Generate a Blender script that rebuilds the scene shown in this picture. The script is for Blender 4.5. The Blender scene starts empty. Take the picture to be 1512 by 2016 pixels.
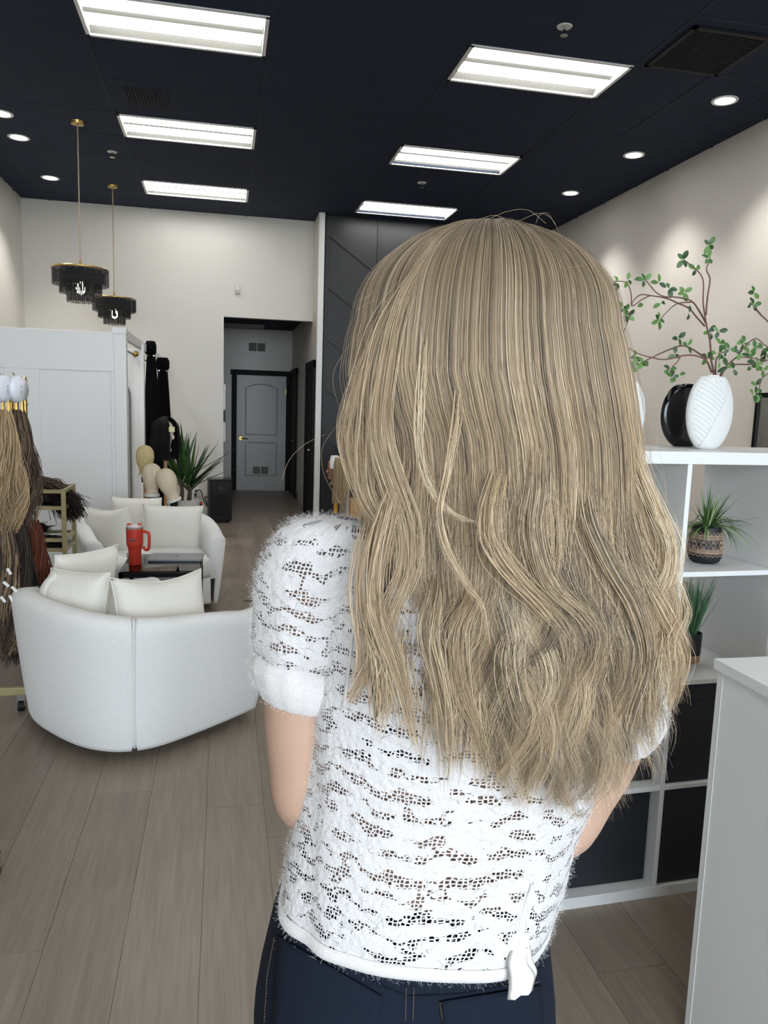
import bpy, bmesh, math, random
import numpy as np
from mathutils import Vector, Matrix, Euler, noise

random.seed(7); RNG = np.random.default_rng(11)
S = bpy.context.scene; COL = S.collection
PI = math.pi
# ------------------------------------------------------------------ camera (hand held phone, 1.57 m above the floor)
CR = Matrix(((0.9787966, -0.0035464, -0.2048037), (-0.2023158, 0.1395723, -0.9693234), (0.0320226, 0.9902055, 0.1358954)))
EYE = Vector((0, 0, 1.57)); FPX = 1514.0
cam = bpy.data.cameras.new('camera'); cam_o = bpy.data.objects.new('camera', cam); COL.objects.link(cam_o)
cam.sensor_fit = 'VERTICAL'; cam.sensor_height = 36.0; cam.lens = FPX / 2016 * 36.0; cam.clip_start = 0.02; cam.clip_end = 100
cam_o.matrix_world = Matrix.Translation(EYE) @ CR.to_4x4(); S.camera = cam_o
# ------------------------------------------------------------------ world, exposure
S.view_settings.view_transform = 'Standard'; S.view_settings.look = 'None'; S.view_settings.gamma = 1.0
S.view_settings.use_curve_mapping = False; S.view_settings.exposure = 0.12
W = bpy.data.worlds.new('sky'); S.world = W; W.use_nodes = True
wn = W.node_tree.nodes; wl = W.node_tree.links
bg = wn['Background']; bg.inputs[0].default_value = (0.82, 0.875, 1.0, 1); bg.inputs[1].default_value = 13.5
S.cycles.max_bounces = 8; S.cycles.diffuse_bounces = 4; S.cycles.glossy_bounces = 3; S.cycles.transparent_max_bounces = 24
S.cycles.caustics_reflective = False; S.cycles.caustics_refractive = False; S.cycles.sample_clamp_indirect = 6.0
TUBE = 22.0      # fluorescent tube emission
DOWNLIGHT_W = 95.0
# daylight comes in through the storefront behind the camera: a portal in the glass opening
pl = bpy.data.lights.new('storefront_portal', 'AREA'); pl.shape = 'RECTANGLE'; pl.size = 6.3; pl.size_y = 3.3
pl.cycles.is_portal = True
po = bpy.data.objects.new('storefront_portal', pl); COL.objects.link(po)
po.location = (0.93, -4.47, 1.80); po.rotation_euler = (PI / 2, 0, 0)

# ------------------------------------------------------------------ helpers
def ray(px, py):
    return (CR @ Vector((px - 756.0, -(py - 1008.0), -FPX))).normalized()
def at(px, py, Y):
    r = ray(px, py); return EYE + r * (Y / r.y)
def onz(px, py, z):
    r = ray(px, py); return EYE + r * ((z - EYE.z) / r.z)
def lin(c):
    if isinstance(c, str):
        c = [int(c[i:i + 2], 16) / 255 for i in (0, 2, 4)]
    return tuple(((v / 12.92) if v <= 0.04045 else ((v + 0.055) / 1.055) ** 2.4) for v in c[:3])
WM = {}
def setp(o, label=None, cat=None, group=None, kind=None):
    if label: o['label'] = label
    if cat: o['category'] = cat
    if group: o['group'] = group
    if kind: o['kind'] = kind
    return o
def thing(name, label, cat, loc=(0, 0, 0), rz=0.0, group=None, rot=None):
    o = bpy.data.objects.new(name, None); COL.objects.link(o); o.empty_display_size = 0.05
    o.location = loc; o.rotation_euler = rot if rot else (0, 0, rz)
    WM[o.name] = Matrix.Translation(Vector(loc)) @ Euler(o.rotation_euler).to_matrix().to_4x4()
    return setp(o, label, cat, group)
def obj(name, bm, m, parent=None, smooth=False, local=False, bevel=0, sub=0, kind=None, label=None):
    if isinstance(bm, bpy.types.Mesh): me = bm
    else:
        me = bpy.data.meshes.new(name); bm.to_mesh(me); bm.free()
    if parent is not None and not local: me.transform(WM[parent.name].inverted())
    if smooth: me.shade_smooth()
    if m is not None and not len(me.materials): me.materials.append(m)
    o = bpy.data.objects.new(name, me); COL.objects.link(o)
    if parent is not None: o.parent = parent; WM[o.name] = WM[parent.name].copy()
    else: WM[o.name] = Matrix.Identity(4)
    if bevel:
        b = o.modifiers.new('bevel', 'BEVEL'); b.width = bevel; b.segments = 2; b.limit_method = 'ANGLE'; b.angle_limit = math.radians(40)
    if sub:
        s = o.modifiers.new('sub', 'SUBSURF'); s.levels = sub; s.render_levels = sub
    if kind: o['kind'] = kind
    if label: o['label'] = label
    return o
def dup(root, loc, rz=None, label=None):
    r = root.copy(); COL.objects.link(r); r.location = loc
    if rz is not None: r.rotation_euler = (0, 0, rz)
    if label: r['label'] = label
    for ch in root.children:
        c = ch.copy(); COL.objects.link(c); c.parent = r
        for g in ch.children:
            d = g.copy(); COL.objects.link(d); d.parent = c
    return r
def B(): return bmesh.new()
def box(bm, lo, hi, M=None):
    lo = Vector(lo); hi = Vector(hi)
    mm = Matrix.Translation((lo + hi) / 2) @ Matrix.Diagonal((*(hi - lo), 1))
    bmesh.ops.create_cube(bm, size=1, matrix=(M @ mm) if M is not None else mm); return bm
def cbox(bm, c, s, M=None):
    c = Vector(c); s = Vector(s) / 2
    return box(bm, c - s, c + s, M)
def cyl(bm, p0, p1, r, r1=None, n=12):
    p0 = Vector(p0); p1 = Vector(p1); d = p1 - p0
    q = d.to_track_quat('Z', 'Y').to_matrix().to_4x4()
    bmesh.ops.create_cone(bm, cap_ends=True, segments=n, radius1=r, radius2=r if r1 is None else r1, depth=d.length,
                          matrix=Matrix.Translation((p0 + p1) / 2) @ q); return bm
def sphere(bm, c, r, sc=(1, 1, 1), u=16, v=10, M=None):
    m = Matrix.Translation(Vector(c)) @ Matrix.Diagonal((*sc, 1))
    bmesh.ops.create_uvsphere(bm, u_segments=u, v_segments=v, radius=r, matrix=(M @ m) if M is not None else m); return bm
def loft(bm, rings, cap=True, closed=True):
    vs = [[bm.verts.new(p) for p in r] for r in rings]; n = len(vs[0])
    for a, b in zip(vs, vs[1:]):
        for i in range(n if closed else n - 1):
            j = (i + 1) % n
            bm.faces.new((a[i], a[j], b[j], b[i]))
    if cap and closed:
        bm.faces.new(list(reversed(vs[0]))); bm.faces.new(vs[-1])
    return vs
def lathe(bm, prof, c=(0, 0, 0), n=24, sc=(1, 1), M=None, cap=True):
    c = Vector(c); rings = []
    for r, z in prof:
        rg = [Vector((c.x + r * sc[0] * math.cos(2 * PI * k / n), c.y + r * sc[1] * math.sin(2 * PI * k / n), c.z + z)) for k in range(n)]
        rings.append([(M @ p) for p in rg] if M is not None else rg)
    loft(bm, rings, cap); return bm
def tube(bm, pts, r, n=6, up=None):
    pts = [Vector(p) for p in pts]; rs = r if hasattr(r, '__len__') else [r] * len(pts)
    rings = []; prev = None
    for i, p in enumerate(pts):
        t = (pts[min(i + 1, len(pts) - 1)] - pts[max(i - 1, 0)]).normalized()
        u = prev if prev is not None else (Vector((0, 0, 1)) if abs(t.z) < .9 else Vector((1, 0, 0)))
        u = (u - t * u.dot(t)).normalized(); v = t.cross(u); prev = u
        rings.append([p + (u * math.cos(2 * PI * k / n) + v * math.sin(2 * PI * k / n)) * rs[i] for k in range(n)])
    loft(bm, rings); return bm
def catmull(pts, m=6):
    P = np.array([tuple(p) for p in pts], float); P = np.vstack([2 * P[0] - P[1], P, 2 * P[-1] - P[-2]]); out = []
    for i in range(1, len(P) - 2):
        for t in np.linspace(0, 1, m, endpoint=False):
            a, b, c, d = P[i - 1], P[i], P[i + 1], P[i + 2]
            out.append(.5 * (2 * b + (c - a) * t + (2 * a - 5 * b + 4 * c - d) * t * t + (3 * b - a - 3 * c + d) * t ** 3))
    out.append(P[-2]); return np.array(out)
def strand_tubes(name, paths, radii, cols=None):
    """three sided hair strands, all in one mesh; paths N x K x 3, radii K or N x K, cols N x 3"""
    P = np.asarray(paths, np.float32); N, K, _ = P.shape
    R = np.broadcast_to(np.asarray(radii, np.float32), (N, K))
    T = np.gradient(P, axis=1); T /= np.linalg.norm(T, axis=2, keepdims=True) + 1e-9
    up = np.array([.31, .9, .1], np.float32); U = np.cross(T, up); U /= np.linalg.norm(U, axis=2, keepdims=True) + 1e-9
    V = np.cross(T, U); vs = []
    for k in range(3):
        a = 2 * PI * k / 3; vs.append(P + (U * math.cos(a) + V * math.sin(a)) * R[..., None])
    vv = np.stack(vs, 2).reshape(-1, 3); n = np.arange(N)[:, None, None] * K * 3; i = np.arange(K - 1)[None, :, None] * 3; k = np.arange(3)[None, None, :]; k2 = (k + 1) % 3
    f = np.stack([n + i + k, n + i + k2, n + i + 3 + k2, n + i + 3 + k], -1).reshape(-1, 4)
    me = bpy.data.meshes.new(name); me.vertices.add(len(vv)); me.vertices.foreach_set('co', vv.ravel())
    me.loops.add(f.size); me.loops.foreach_set('vertex_index', f.ravel().astype(np.int32)); me.polygons.add(len(f))
    me.polygons.foreach_set('loop_start', np.arange(0, f.size, 4, dtype=np.int32)); me.update(calc_edges=True)
    if cols is not None:
        at_ = me.color_attributes.new('col', 'FLOAT_COLOR', 'POINT')
        c = np.ones((N, K * 3, 4), np.float32); c[..., :3] = np.asarray(cols, np.float32)[:, None, :]
        at_.data.foreach_set('color', c.ravel())
    me.shade_smooth(); return me
def hair_curves(name, P, R, Cc, m, parent):
    P = np.asarray(P, np.float32); N, K, _ = P.shape
    Mi = np.array(WM[parent.name].inverted(), np.float32); P = P @ Mi[:3, :3].T + Mi[:3, 3]
    hc = bpy.data.hair_curves.new(name); hc.add_curves([K] * N)
    hc.attributes['position'].data.foreach_set('vector', P.ravel())
    ra = hc.attributes.get('radius') or hc.attributes.new('radius', 'FLOAT', 'POINT')
    ra.data.foreach_set('value', np.broadcast_to(np.asarray(R, np.float32), (N, K)).ravel())
    ca = hc.attributes.new('col', 'FLOAT_COLOR', 'POINT'); c = np.ones((N, K, 4), np.float32); c[..., :3] = Cc
    ca.data.foreach_set('color', c.ravel()); hc.materials.append(m)
    o = bpy.data.objects.new(name, hc); COL.objects.link(o); o.parent = parent; return o

# ------------------------------------------------------------------ materials
MATS = {}
def mat(name, color, rough=.5, metal=0., var=None, bump=None, spec=.5, emit=None, sheen=0, coat=0, trans=0, alpha=None, coords='Object', aniso=None):
    """var=(scale, amount) mottles the colour, bump=(scale, strength, distance)"""
    m = bpy.data.materials.new(name); m.use_nodes = True; nt = m.node_tree; N = nt.nodes; L = nt.links
    p = N['Principled BSDF']; c = lin(color)
    p.inputs['Base Color'].default_value = (*c, 1); p.inputs['Roughness'].default_value = rough; p.inputs['Metallic'].default_value = metal
    p.inputs['Specular IOR Level'].default_value = spec
    if sheen: p.inputs['Sheen Weight'].default_value = sheen
    if coat: p.inputs['Coat Weight'].default_value = coat
    if trans: p.inputs['Transmission Weight'].default_value = trans
    if emit: p.inputs['Emission Color'].default_value = (*emit[0], 1); p.inputs['Emission Strength'].default_value = emit[1]
    if var or bump:
        tc = N.new('ShaderNodeTexCoord'); mp = N.new('ShaderNodeMapping'); L.new(tc.outputs[coords], mp.inputs[0])
        if aniso: mp.inputs['Scale'].default_value = aniso
    if var:
        nz = N.new('ShaderNodeTexNoise'); nz.inputs['Scale'].default_value = var[0]; nz.inputs['Detail'].default_value = 5; L.new(mp.outputs[0], nz.inputs['Vector'])
        mr = N.new('ShaderNodeMapRange'); mr.inputs[1].default_value = .3; mr.inputs[2].default_value = .7
        mr.inputs[3].default_value = 1 - var[1]; mr.inputs[4].default_value = 1 + var[1]; L.new(nz.outputs[0], mr.inputs[0])
        mx = N.new('ShaderNodeVectorMath'); mx.operation = 'SCALE'; mx.inputs[0].default_value = c; L.new(mr.outputs[0], mx.inputs['Scale']); L.new(mx.outputs[0], p.inputs['Base Color'])
    if bump:
        nb = N.new('ShaderNodeTexNoise'); nb.inputs['Scale'].default_value = bump[0]; nb.inputs['Detail'].default_value = 3; L.new(mp.outputs[0], nb.inputs['Vector'])
        bp = N.new('ShaderNodeBump'); bp.inputs['Strength'].default_value = bump[1]; bp.inputs['Distance'].default_value = bump[2] if len(bump) > 2 else .002
        L.new(nb.outputs[0], bp.inputs['Height']); L.new(bp.outputs[0], p.inputs['Normal'])
    MATS[name] = m; return m
def mat_attr(name, rough=.45, spec=.35, sheen=0):
    m = mat(name, 'ffffff', rough, spec=spec, sheen=sheen); N = m.node_tree.nodes
    a = N.new('ShaderNodeAttribute'); a.attribute_name = 'col'; m.node_tree.links.new(a.outputs['Color'], N['Principled BSDF'].inputs['Base Color']); return m
WALL = mat('wall_paint', 'd2cec6', .42, var=(1.3, .015), bump=(38, .12, .001))
WALLR = mat('wall_paint_right', 'd0cac2', .6, var=(1.3, .015), bump=(38, .1, .001))
WHITE = mat('white_board', 'dedddb', .45, var=(3, .01))
TRIMW = mat('white_trim', 'd8d8d4', .4, var=(3, .01))
CEIL = mat('dark_ceiling_tile', '252e40', .85, var=(3, .06), bump=(180, .3, .001), spec=.25)
CEILG = mat('dark_ceiling_grid', '252d3e', .75, spec=.25)
BLACKP = mat('black_panel_paint', '1d1e20', .45, spec=.35, var=(2, .05), bump=(60, .05, .001))
BLACK = mat('black_plastic', '0b0c0e', .5, var=(20, .1), spec=.3)
BLACKM = mat('black_metal', '101113', .3, metal=.6)
BLACKT = mat('black_trim', '0c0c0e', .6, var=(8, .1), spec=.2)
GOLD = mat('brass', 'b4975a', .25, metal=1, var=(40, .15))
GOLDP = mat('gold_paint', '9f946b', .4, metal=.35, var=(20, .06))
CHROME = mat('chrome', 'c8c8c8', .15, metal=1)
SOFA = mat('cream_boucle', 'e6e6e4', .95, var=(160, .05), bump=(420, .5, .002), spec=.2, sheen=.25)
PILLOW = mat('cream_cushion', 'e4e1d8', .95, var=(120, .03), bump=(600, .3, .001), spec=.2, sheen=.25)
WOOD = mat('light_wood', 'b08a5c', .5, var=(9, .12), aniso=(1, 1, 9))
DOORW = mat('door_white', 'b9b9b8', .4, var=(3, .01))
CANVAS = mat('canvas', 'cdbfa8', .9, var=(60, .07), bump=(900, .4, .0006), spec=.2)
CANVAS2 = mat('canvas_yellow', 'bfae82', .9, var=(60, .07), bump=(900, .4, .0006), spec=.2)
CERAM = mat('white_ceramic', 'd6d7d5', .55, var=(6, .01))
CERB = mat('black_ceramic', '0c0c0e', .12, var=(6, .01))
SKIN = mat('skin', 'ba9883', .5, var=(25, .03), bump=(300, .12, .0004)); SKIN.node_tree.nodes['Principled BSDF'].inputs['Subsurface Weight'].default_value = .12
SKIN.node_tree.nodes['Principled BSDF'].inputs['Subsurface Radius'].default_value = (.01, .004, .002)
HAIRA = mat_attr('hair_extension', .6, .25)
LEAF = mat('leaf_green', '3f5f2c', .42, var=(14, .35)); LEAF2 = mat('leaf_light', '5e7f3a', .45, var=(14, .3)); LEAF3 = mat('leaf_dark', '2c4a2c', .45, var=(14, .3))
BARK = mat('twig_bark', '6a4d44', .8, var=(40, .2))
def glass_mat(name, color, ior=1.45, rough=.02):
    m = mat(name, color, rough, trans=1.0); m.node_tree.nodes['Principled BSDF'].inputs['IOR'].default_value = ior; return m
def pane_mat(name, tint=(.9, .93, .92), k=.1):
    m = bpy.data.materials.new(name); m.use_nodes = True; nt = m.node_tree; N = nt.nodes; L = nt.links; N.remove(N['Principled BSDF'])
    t = N.new('ShaderNodeBsdfTransparent'); t.inputs[0].default_value = (*tint, 1); g = N.new('ShaderNodeBsdfGlossy'); g.inputs['Roughness'].default_value = .02
    f = N.new('ShaderNodeFresnel'); f.inputs[0].default_value = 1.5; mx = N.new('ShaderNodeMixShader')
    L.new(f.outputs[0], mx.inputs[0]); L.new(t.outputs[0], mx.inputs[1]); L.new(g.outputs[0], mx.inputs[2]); L.new(mx.outputs[0], N['Material Output'].inputs[0]); return m
GLASS = pane_mat('window_glass'); TGLASS = pane_mat('table_glass', (.55, .6, .6))
def emis(name, color, k):
    m = bpy.data.materials.new(name); m.use_nodes = True; N = m.node_tree.nodes; N.remove(N['Principled BSDF'])
    e = N.new('ShaderNodeEmission'); e.inputs[0].default_value = (*color, 1); e.inputs[1].default_value = k
    m.node_tree.links.new(e.outputs[0], N['Material Output'].inputs[0]); return m
E_TUBE = emis('lit_tube', (1, .985, .96), TUBE); E_DOWN = emis('lit_downlight', (1, .99, .97), 14.0); E_BULB = emis('lit_bulb', (1, .88, .70), 60.0)

# ------------------------------------------------------------------ the room shell
XL, XR, YB, YF, ZC = -2.48, 4.345, 10.75, -4.5, 4.0
def struct(name, bm, m, parent=None, **k):
    o = obj(name, bm, m, parent, **k)
    if parent is None: o['kind'] = 'structure'
    return o
FLOORM = mat('floor_oak', '867a6d', .42, var=(3, .05), spec=.4)
def plank_mat(i):
    base = ['867a6d', '8a7e71', '82766a', '8d8174'][i]
    m = mat('oak_plank', base, .40, var=(2.2, .10), bump=(60, .08, .0006), aniso=(9, .8, 1), spec=.4)
    nt = m.node_tree; N = nt.nodes; L = nt.links; p = N['Principled BSDF']     # fine grain along the plank and a few knots
    tc = N.new('ShaderNodeTexCoord'); mp = N.new('ShaderNodeMapping'); mp.inputs['Scale'].default_value = (60, 3, 1); L.new(tc.outputs['Object'], mp.inputs[0])
    nz = N.new('ShaderNodeTexNoise'); nz.inputs['Scale'].default_value = 1.6; nz.inputs['Detail'].default_value = 6; L.new(mp.outputs[0], nz.inputs['Vector'])
    vo = N.new('ShaderNodeTexVoronoi'); vo.inputs['Scale'].default_value = 1.7; L.new(tc.outputs['Object'], vo.inputs['Vector'])
    r1 = N.new('ShaderNodeMapRange'); r1.inputs[1].default_value = .35; r1.inputs[2].default_value = .65; r1.inputs[3].default_value = .90; r1.inputs[4].default_value = 1.08; L.new(nz.outputs[0], r1.inputs[0])
    r2 = N.new('ShaderNodeMapRange'); r2.inputs[1].default_value = .0; r2.inputs[2].default_value = .07; r2.inputs[3].default_value = .72; r2.inputs[4].default_value = 1.0; L.new(vo.outputs['Distance'], r2.inputs[0])
    mu = N.new('ShaderNodeMath'); mu.operation = 'MULTIPLY'; L.new(r1.outputs[0], mu.inputs[0]); L.new(r2.outputs[0], mu.inputs[1])
    src = p.inputs['Base Color'].links[0].from_socket; sc = N.new('ShaderNodeVectorMath'); sc.operation = 'SCALE'; L.new(src, sc.inputs[0]); L.new(mu.outputs[0], sc.inputs['Scale']); L.new(sc.outputs[0], p.inputs['Base Color'])
    return m
PLM = [plank_mat(i) for i in range(4)]
floor = struct('floor', box(B(), (XL, YF - .1, -.05), (XR, 14.1, -.003)), FLOORM)
ncol = 31; pw = (XR - XL) / ncol; shared = {}
for i in range(ncol):
    y = -1.9 - random.random() * 1.6 + 0.0
    x0 = XL + i * pw
    while y < YB:
        ln = 1.9 if random.random() < .7 else 1.5
        a, b_ = max(y, .3), min(y + ln, YB); y += ln
        if b_ - a < .05: continue
        key = (round(b_ - a, 3), random.randrange(4))
        if key not in shared:
            bm = box(B(), (0, 0, -.003), (pw - .0016, b_ - a - .0016, 0)); me = bpy.data.meshes.new('plank'); bm.to_mesh(me); bm.free(); me.materials.append(PLM[key[1]]); shared[key] = me
        o = bpy.data.objects.new('plank', shared[key]); COL.objects.link(o); o.parent = floor; o.location = (x0, a, random.uniform(-.0005, .0003))
ceiling = struct('ceiling', box(B(), (XL - .1, YF - .1, ZC + .085), (XR + .1, 12.0, ZC + .15)), CEIL)
gx = [XL, -2.145, -.925, .295, 1.61, 2.83, 3.44, 4.05, XR]; ys = []
y = YF
while y < YB: ys.append(y); y += .61 if len(ys) % 3 else .60
anchor = 5.31; ys = sorted([anchor + d for d in (-9.81, -9.3, -8.73, -8.11, -7.4, -6.7, -6.09, -5.4, -4.7, -4.09, -3.4, -2.67, -2.06, -1.4, -.71, 0, .61, 1.33, 2.05, 2.66, 3.38, 4.09, 4.70, 5.07, 5.44)])
fix = {(-.925, 3), (1.61, 3)}
TRO = [(-.925, 5.30), (-.925, 7.36), (-.925, 9.40), (1.61, 5.31), (1.61, 7.40), (1.61, 9.45)]
TRO += [(x_, y_) for y_ in (3.24, 1.22, -.78, -2.80) for x_ in (-.925, 1.61)]   # unseen rows over and behind the camera, added for more ambient light
tile_meshes = {}
for i in range(len(gx) - 1):
    for j in range(len(ys) - 1):
        x0, x1, y0, y1 = gx[i], gx[i + 1], ys[j], ys[j + 1]
        if y1 < YF + .2: continue
        if any(abs((x0 + x1) / 2 - tx - .61) < .3 and abs((y0 + y1) / 2 - ty - .305) < .25 for tx, ty in TRO): continue
        if x1 - x0 < .3: pass
        k = (round(x1 - x0, 3), round(y1 - y0, 3))
        if k not in tile_meshes:
            bm = box(B(), (.011, .011, 0), (k[0] - .011, k[1] - .011, .012)); me = bpy.data.meshes.new('ceiling_tile'); bm.to_mesh(me); bm.free(); me.materials.append(CEIL); tile_meshes[k] = me
        o = bpy.data.objects.new('ceiling_tile', tile_meshes[k]); COL.objects.link(o); o.parent = ceiling; o.location = (x0, y0, ZC - random.choice((0, .001, .0015)))
for x in gx[1:-1]: obj('grid_bar', box(B(), (x - .012, YF, ZC - .004), (x + .012, YB, ZC + .012)), CEILG, ceiling)
for y in ys[1:-1]: obj('grid_bar', box(B(), (XL, y - .012, ZC - .003), (XR, y + .012, ZC + .012)), CEILG, ceiling)
struct('wall_left', box(B(), (XL - .12, YF, 0), (XL, YB + .12, ZC + .09)), WALL)
struct('wall_right', box(B(), (XR, YF, 0), (XR + .12, 11.9, ZC + .09)), WALLR)
bm = box(B(), (XL, YB, 0), (0, YB + .12, ZC + .09)); box(bm, (0, YB, 2.69), (1.19, YB + .12, ZC + .09)); struct('wall_back', bm, WALL)
struct('wall_hall_left', box(B(), (-.15, YB + .12, 0), (-.03, 13.95, 2.9)), WALL)
struct('wall_hall_right', box(B(), (1.19, 10.24, 0), (1.25, 13.95, ZC + .09)), WALL)
struct('wall_hall_end', box(B(), (-.12, 13.95, 0), (1.31, 14.07, 2.95)), WALL)
struct('ceiling_hall', box(B(), (-.1, YB + .12, 2.84), (1.19, 13.95, 2.94)), CEIL)
struct('trim_1', box(B(), (1.19, 10.215, 0), (1.265, 10.24, ZC)), TRIMW, bevel=.003)     # white end of the partition
def wall_front():
    bm = B(); y0, y1 = YF - .12, YF
    box(bm, (XL, y0, 0), (XL + .26, y1, ZC + .09)); box(bm, (XR - .26, y0, 0), (XR, y1, ZC + .09)); box(bm, (XL, y0, 3.45), (XR, y1, ZC + .09)); box(bm, (XL, y0, 0), (XR, y1, .15)); return bm
struct('wall_front', wall_front(), WALL)
w1 = struct('window_1', box(B(), (XL + .26, YF - .07, 3.38), (XR - .26, YF - .02, 3.45)), BLACKM)
for k in range(5):
    x = XL + .26 + (XR - XL - .52) * k / 4; obj('mullion', box(B(), (x - .03, YF - .08, .15), (x + .03, YF - .02, 3.45)), BLACKM, w1)
    if k < 4: obj('pane', box(B(), (x + .03, YF - .05, .2), (x + (XR - XL - .52) / 4 - .03, YF - .044, 3.38)), GLASS, w1)
obj('sill', box(B(), (XL + .26, YF - .08, .15), (XR - .26, YF - .02, .2)), BLACKM, w1)
struct('ground', box(B(), (-14, -22, -.12), (16, YF - .12, -.06)), mat('concrete', '9a978f', .9, var=(2, .08)))
def basebd(name, lo, hi): struct(name, box(B(), lo, hi), TRIMW, bevel=.003)
basebd('baseboard_back', (-.8, YB - .014, 0), (-.0, YB, .11)); basebd('baseboard_right', (XR - .014, YF, 0), (XR, 10.3, .11))
struct('baseboard_hall', box(B(), (1.176, 12.46, 0), (1.19, 12.72, .14)), mat('grey_base', '55534f', .5))
basebd('baseboard_left', (XL, YF, 0), (XL + .014, 7.0, .11))

# black feature wall with chevron battens
wb = struct('wall_black', box(B(), (1.25, 10.34, 0), (2.80, 10.46, ZC + .09)), BLACKP)
struct('wall_black_return', box(B(), (2.80, 10.34, 0), (2.90, 11.78, ZC + .09)), BLACKP)
struct('wall_black_rear', box(B(), (2.90, 11.78, 0), (XR, 11.9, ZC + .09)), BLACKP)
for x in (1.315, 2.0, 2.755): obj('batten', box(B(), (x - .022, 10.322, 0), (x + .022, 10.34, ZC)), BLACKP, wb, bevel=.002)
for k in range(8):
    for xa, xb, za, zb in ((1.337, 1.978, 3.76, 3.32), (2.022, 2.733, 3.32, 3.80)):
        za2, zb2 = za - .66 * k, zb - .66 * k
        if min(za2, zb2) < .02: continue
        d = Vector((xb - xa, 0, zb2 - za2)); M = Matrix.Translation(((xa + xb) / 2, 10.331, (za2 + zb2) / 2)) @ Matrix.Rotation(-math.atan2(d.z, d.x), 4, 'Y')
        obj('batten', cbox(B(), (0, 0, 0), (d.length + .01, .018, .04), M), BLACKP, wb, bevel=.002)

# hall doors, vents
def door_end():
    d = struct('door_1', box(B(), (.228, 13.93, .01), (1.094, 13.949, 2.03)), DOORW, bevel=.002)
    for x0, x1 in ((.14, .228), (1.094, 1.18)): obj('door_casing', box(B(), (x0, 13.915, 0), (x1, 13.95, 2.12)), BLACKT, d, bevel=.003)
    obj('door_casing', box(B(), (.12, 13.91, 2.04), (1.19, 13.95, 2.13)), BLACKT, d, bevel=.003)
    def arch(x0, x1, z0, z1, rise, y, w=.014):
        pts = [(x0, y, z0), (x1, y, z0), (x1, y, z1)] + [(x1 + (x0 - x1) * t, y, z1 + rise * math.sin(PI * t)) for t in np.linspace(.08, .92, 9)] + [(x0, y, z1), (x0, y, z0)]
        return tube(B(), pts, w / 2, 4)
    dm = mat('door_moulding', '8f908f', .5)
    obj('panel_moulding', arch(.385, .935, 1.0, 1.82, .07, 13.928), dm, d); obj('panel_moulding', arch(.385, .935, .27, .86, 0, 13.928), dm, d)
    obj('raised_panel', box(B(), (.41, 13.924, 1.03), (.91, 13.93, 1.80)), DOORW, d, bevel=.004); obj('raised_panel', box(B(), (.41, 13.924, .30), (.91, 13.93, .83)), DOORW, d, bevel=.004)
    h = obj('door_handle', cyl(B(), (.305, 13.93, .93), (.305, 13.90, .93), .034, n=16), GOLD, d, smooth=False)
    obj('lever', cyl(B(), (.305, 13.895, .93), (.43, 13.895, .925), .012, .009, 8), GOLD, h)
    obj('hinge', box(B(), (1.085, 13.925, 1.72), (1.098, 13.932, 1.82)), GOLD, d)
    gm = mat('vent_grey', '6f6e68', .6)
    for x in (.52, .665):
        g = obj('door_vent', box(B(), (x, 13.915, .30), (x + .125, 13.925, .43)), gm, d)
        for q in range(6): obj('louvre', box(B(), (x + .005, 13.908, .31 + q * .02), (x + .12, 13.916, .32 + q * .02)), gm, g)
door_end()
vt = thing('wall_vent', 'pair of square grey vent grilles high on the end wall of the hallway', 'vent', (.6, 13.94, 2.52))
for x in (.43, .58):
    g = obj('grille', box(B(), (x, 13.93, 2.46), (x + .135, 13.95, 2.60)), mat('vent_frame', '77746c', .6), vt)
    for q in range(6): obj('louvre', box(B(), (x + .008, 13.922, 2.468 + q * .022), (x + .127, 13.931, 2.479 + q * .022)), mat('vent_slat', '5d5a54', .6), g)
def side_door(n, y0, y1):
    d = struct('door_%d' % n, box(B(), (1.172, y0 + .09, .005), (1.188, y1 - .09, 2.04)), BLACKT)
    for a, b_ in ((y0, y0 + .09), (y1 - .09, y1)): obj('door_casing', box(B(), (1.155, a, 0), (1.19, b_, 2.14)), BLACKT, d, bevel=.003)
    obj('door_casing', box(B(), (1.152, y0, 2.05), (1.19, y1, 2.15)), BLACKT, d, bevel=.003)
    h = obj('door_handle', cyl(B(), (1.172, y0 + .16, .95), (1.12, y0 + .16, .95), .02, n=12), CHROME, d); obj('rose', cyl(B(), (1.172, y0 + .16, .95), (1.165, y0 + .16, .95), .035, n=16), CHROME, h)
side_door(2, 12.78, 13.78); side_door(3, 10.28, 11.28)
for n, (z0, z1, m, lab) in enumerate(((1.46, 1.80, WHITE, 'upper white notice board edge on the left hallway wall'), (1.30, 1.44, BLACKM, 'dark grey switch box between white boards on hallway wall'), (1.02, 1.28, WHITE, 'lower white notice board edge on the left hallway wall'))):
    nm = 'notice_board' if n != 1 else 'switch_box'
    t = thing(nm, lab, 'sign' if n != 1 else 'switch', (0, 10.95, z0)); obj('panel', box(B(), (-.029, 10.9, z0), (.028, 11.2, z1)), m, t, bevel=.003); obj('frame', box(B(), (-.029, 10.89, z0 - .006), (.012, 11.21, z1 + .006)), TRIMW if n != 1 else BLACKT, t)
t = thing('motion_sensor', 'small white motion sensor high on the back wall above the hallway opening', 'sensor', (.174, 10.74, 3.02)); obj('housing', box(B(), (.14, 10.70, 2.99), (.208, 10.75, 3.10)), TRIMW, t, bevel=.01); obj('lens', box(B(), (.153, 10.694, 3.0), (.195, 10.702, 3.04)), mat('sensor_lens', 'a8a59c', .3), t, bevel=.003)

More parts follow.
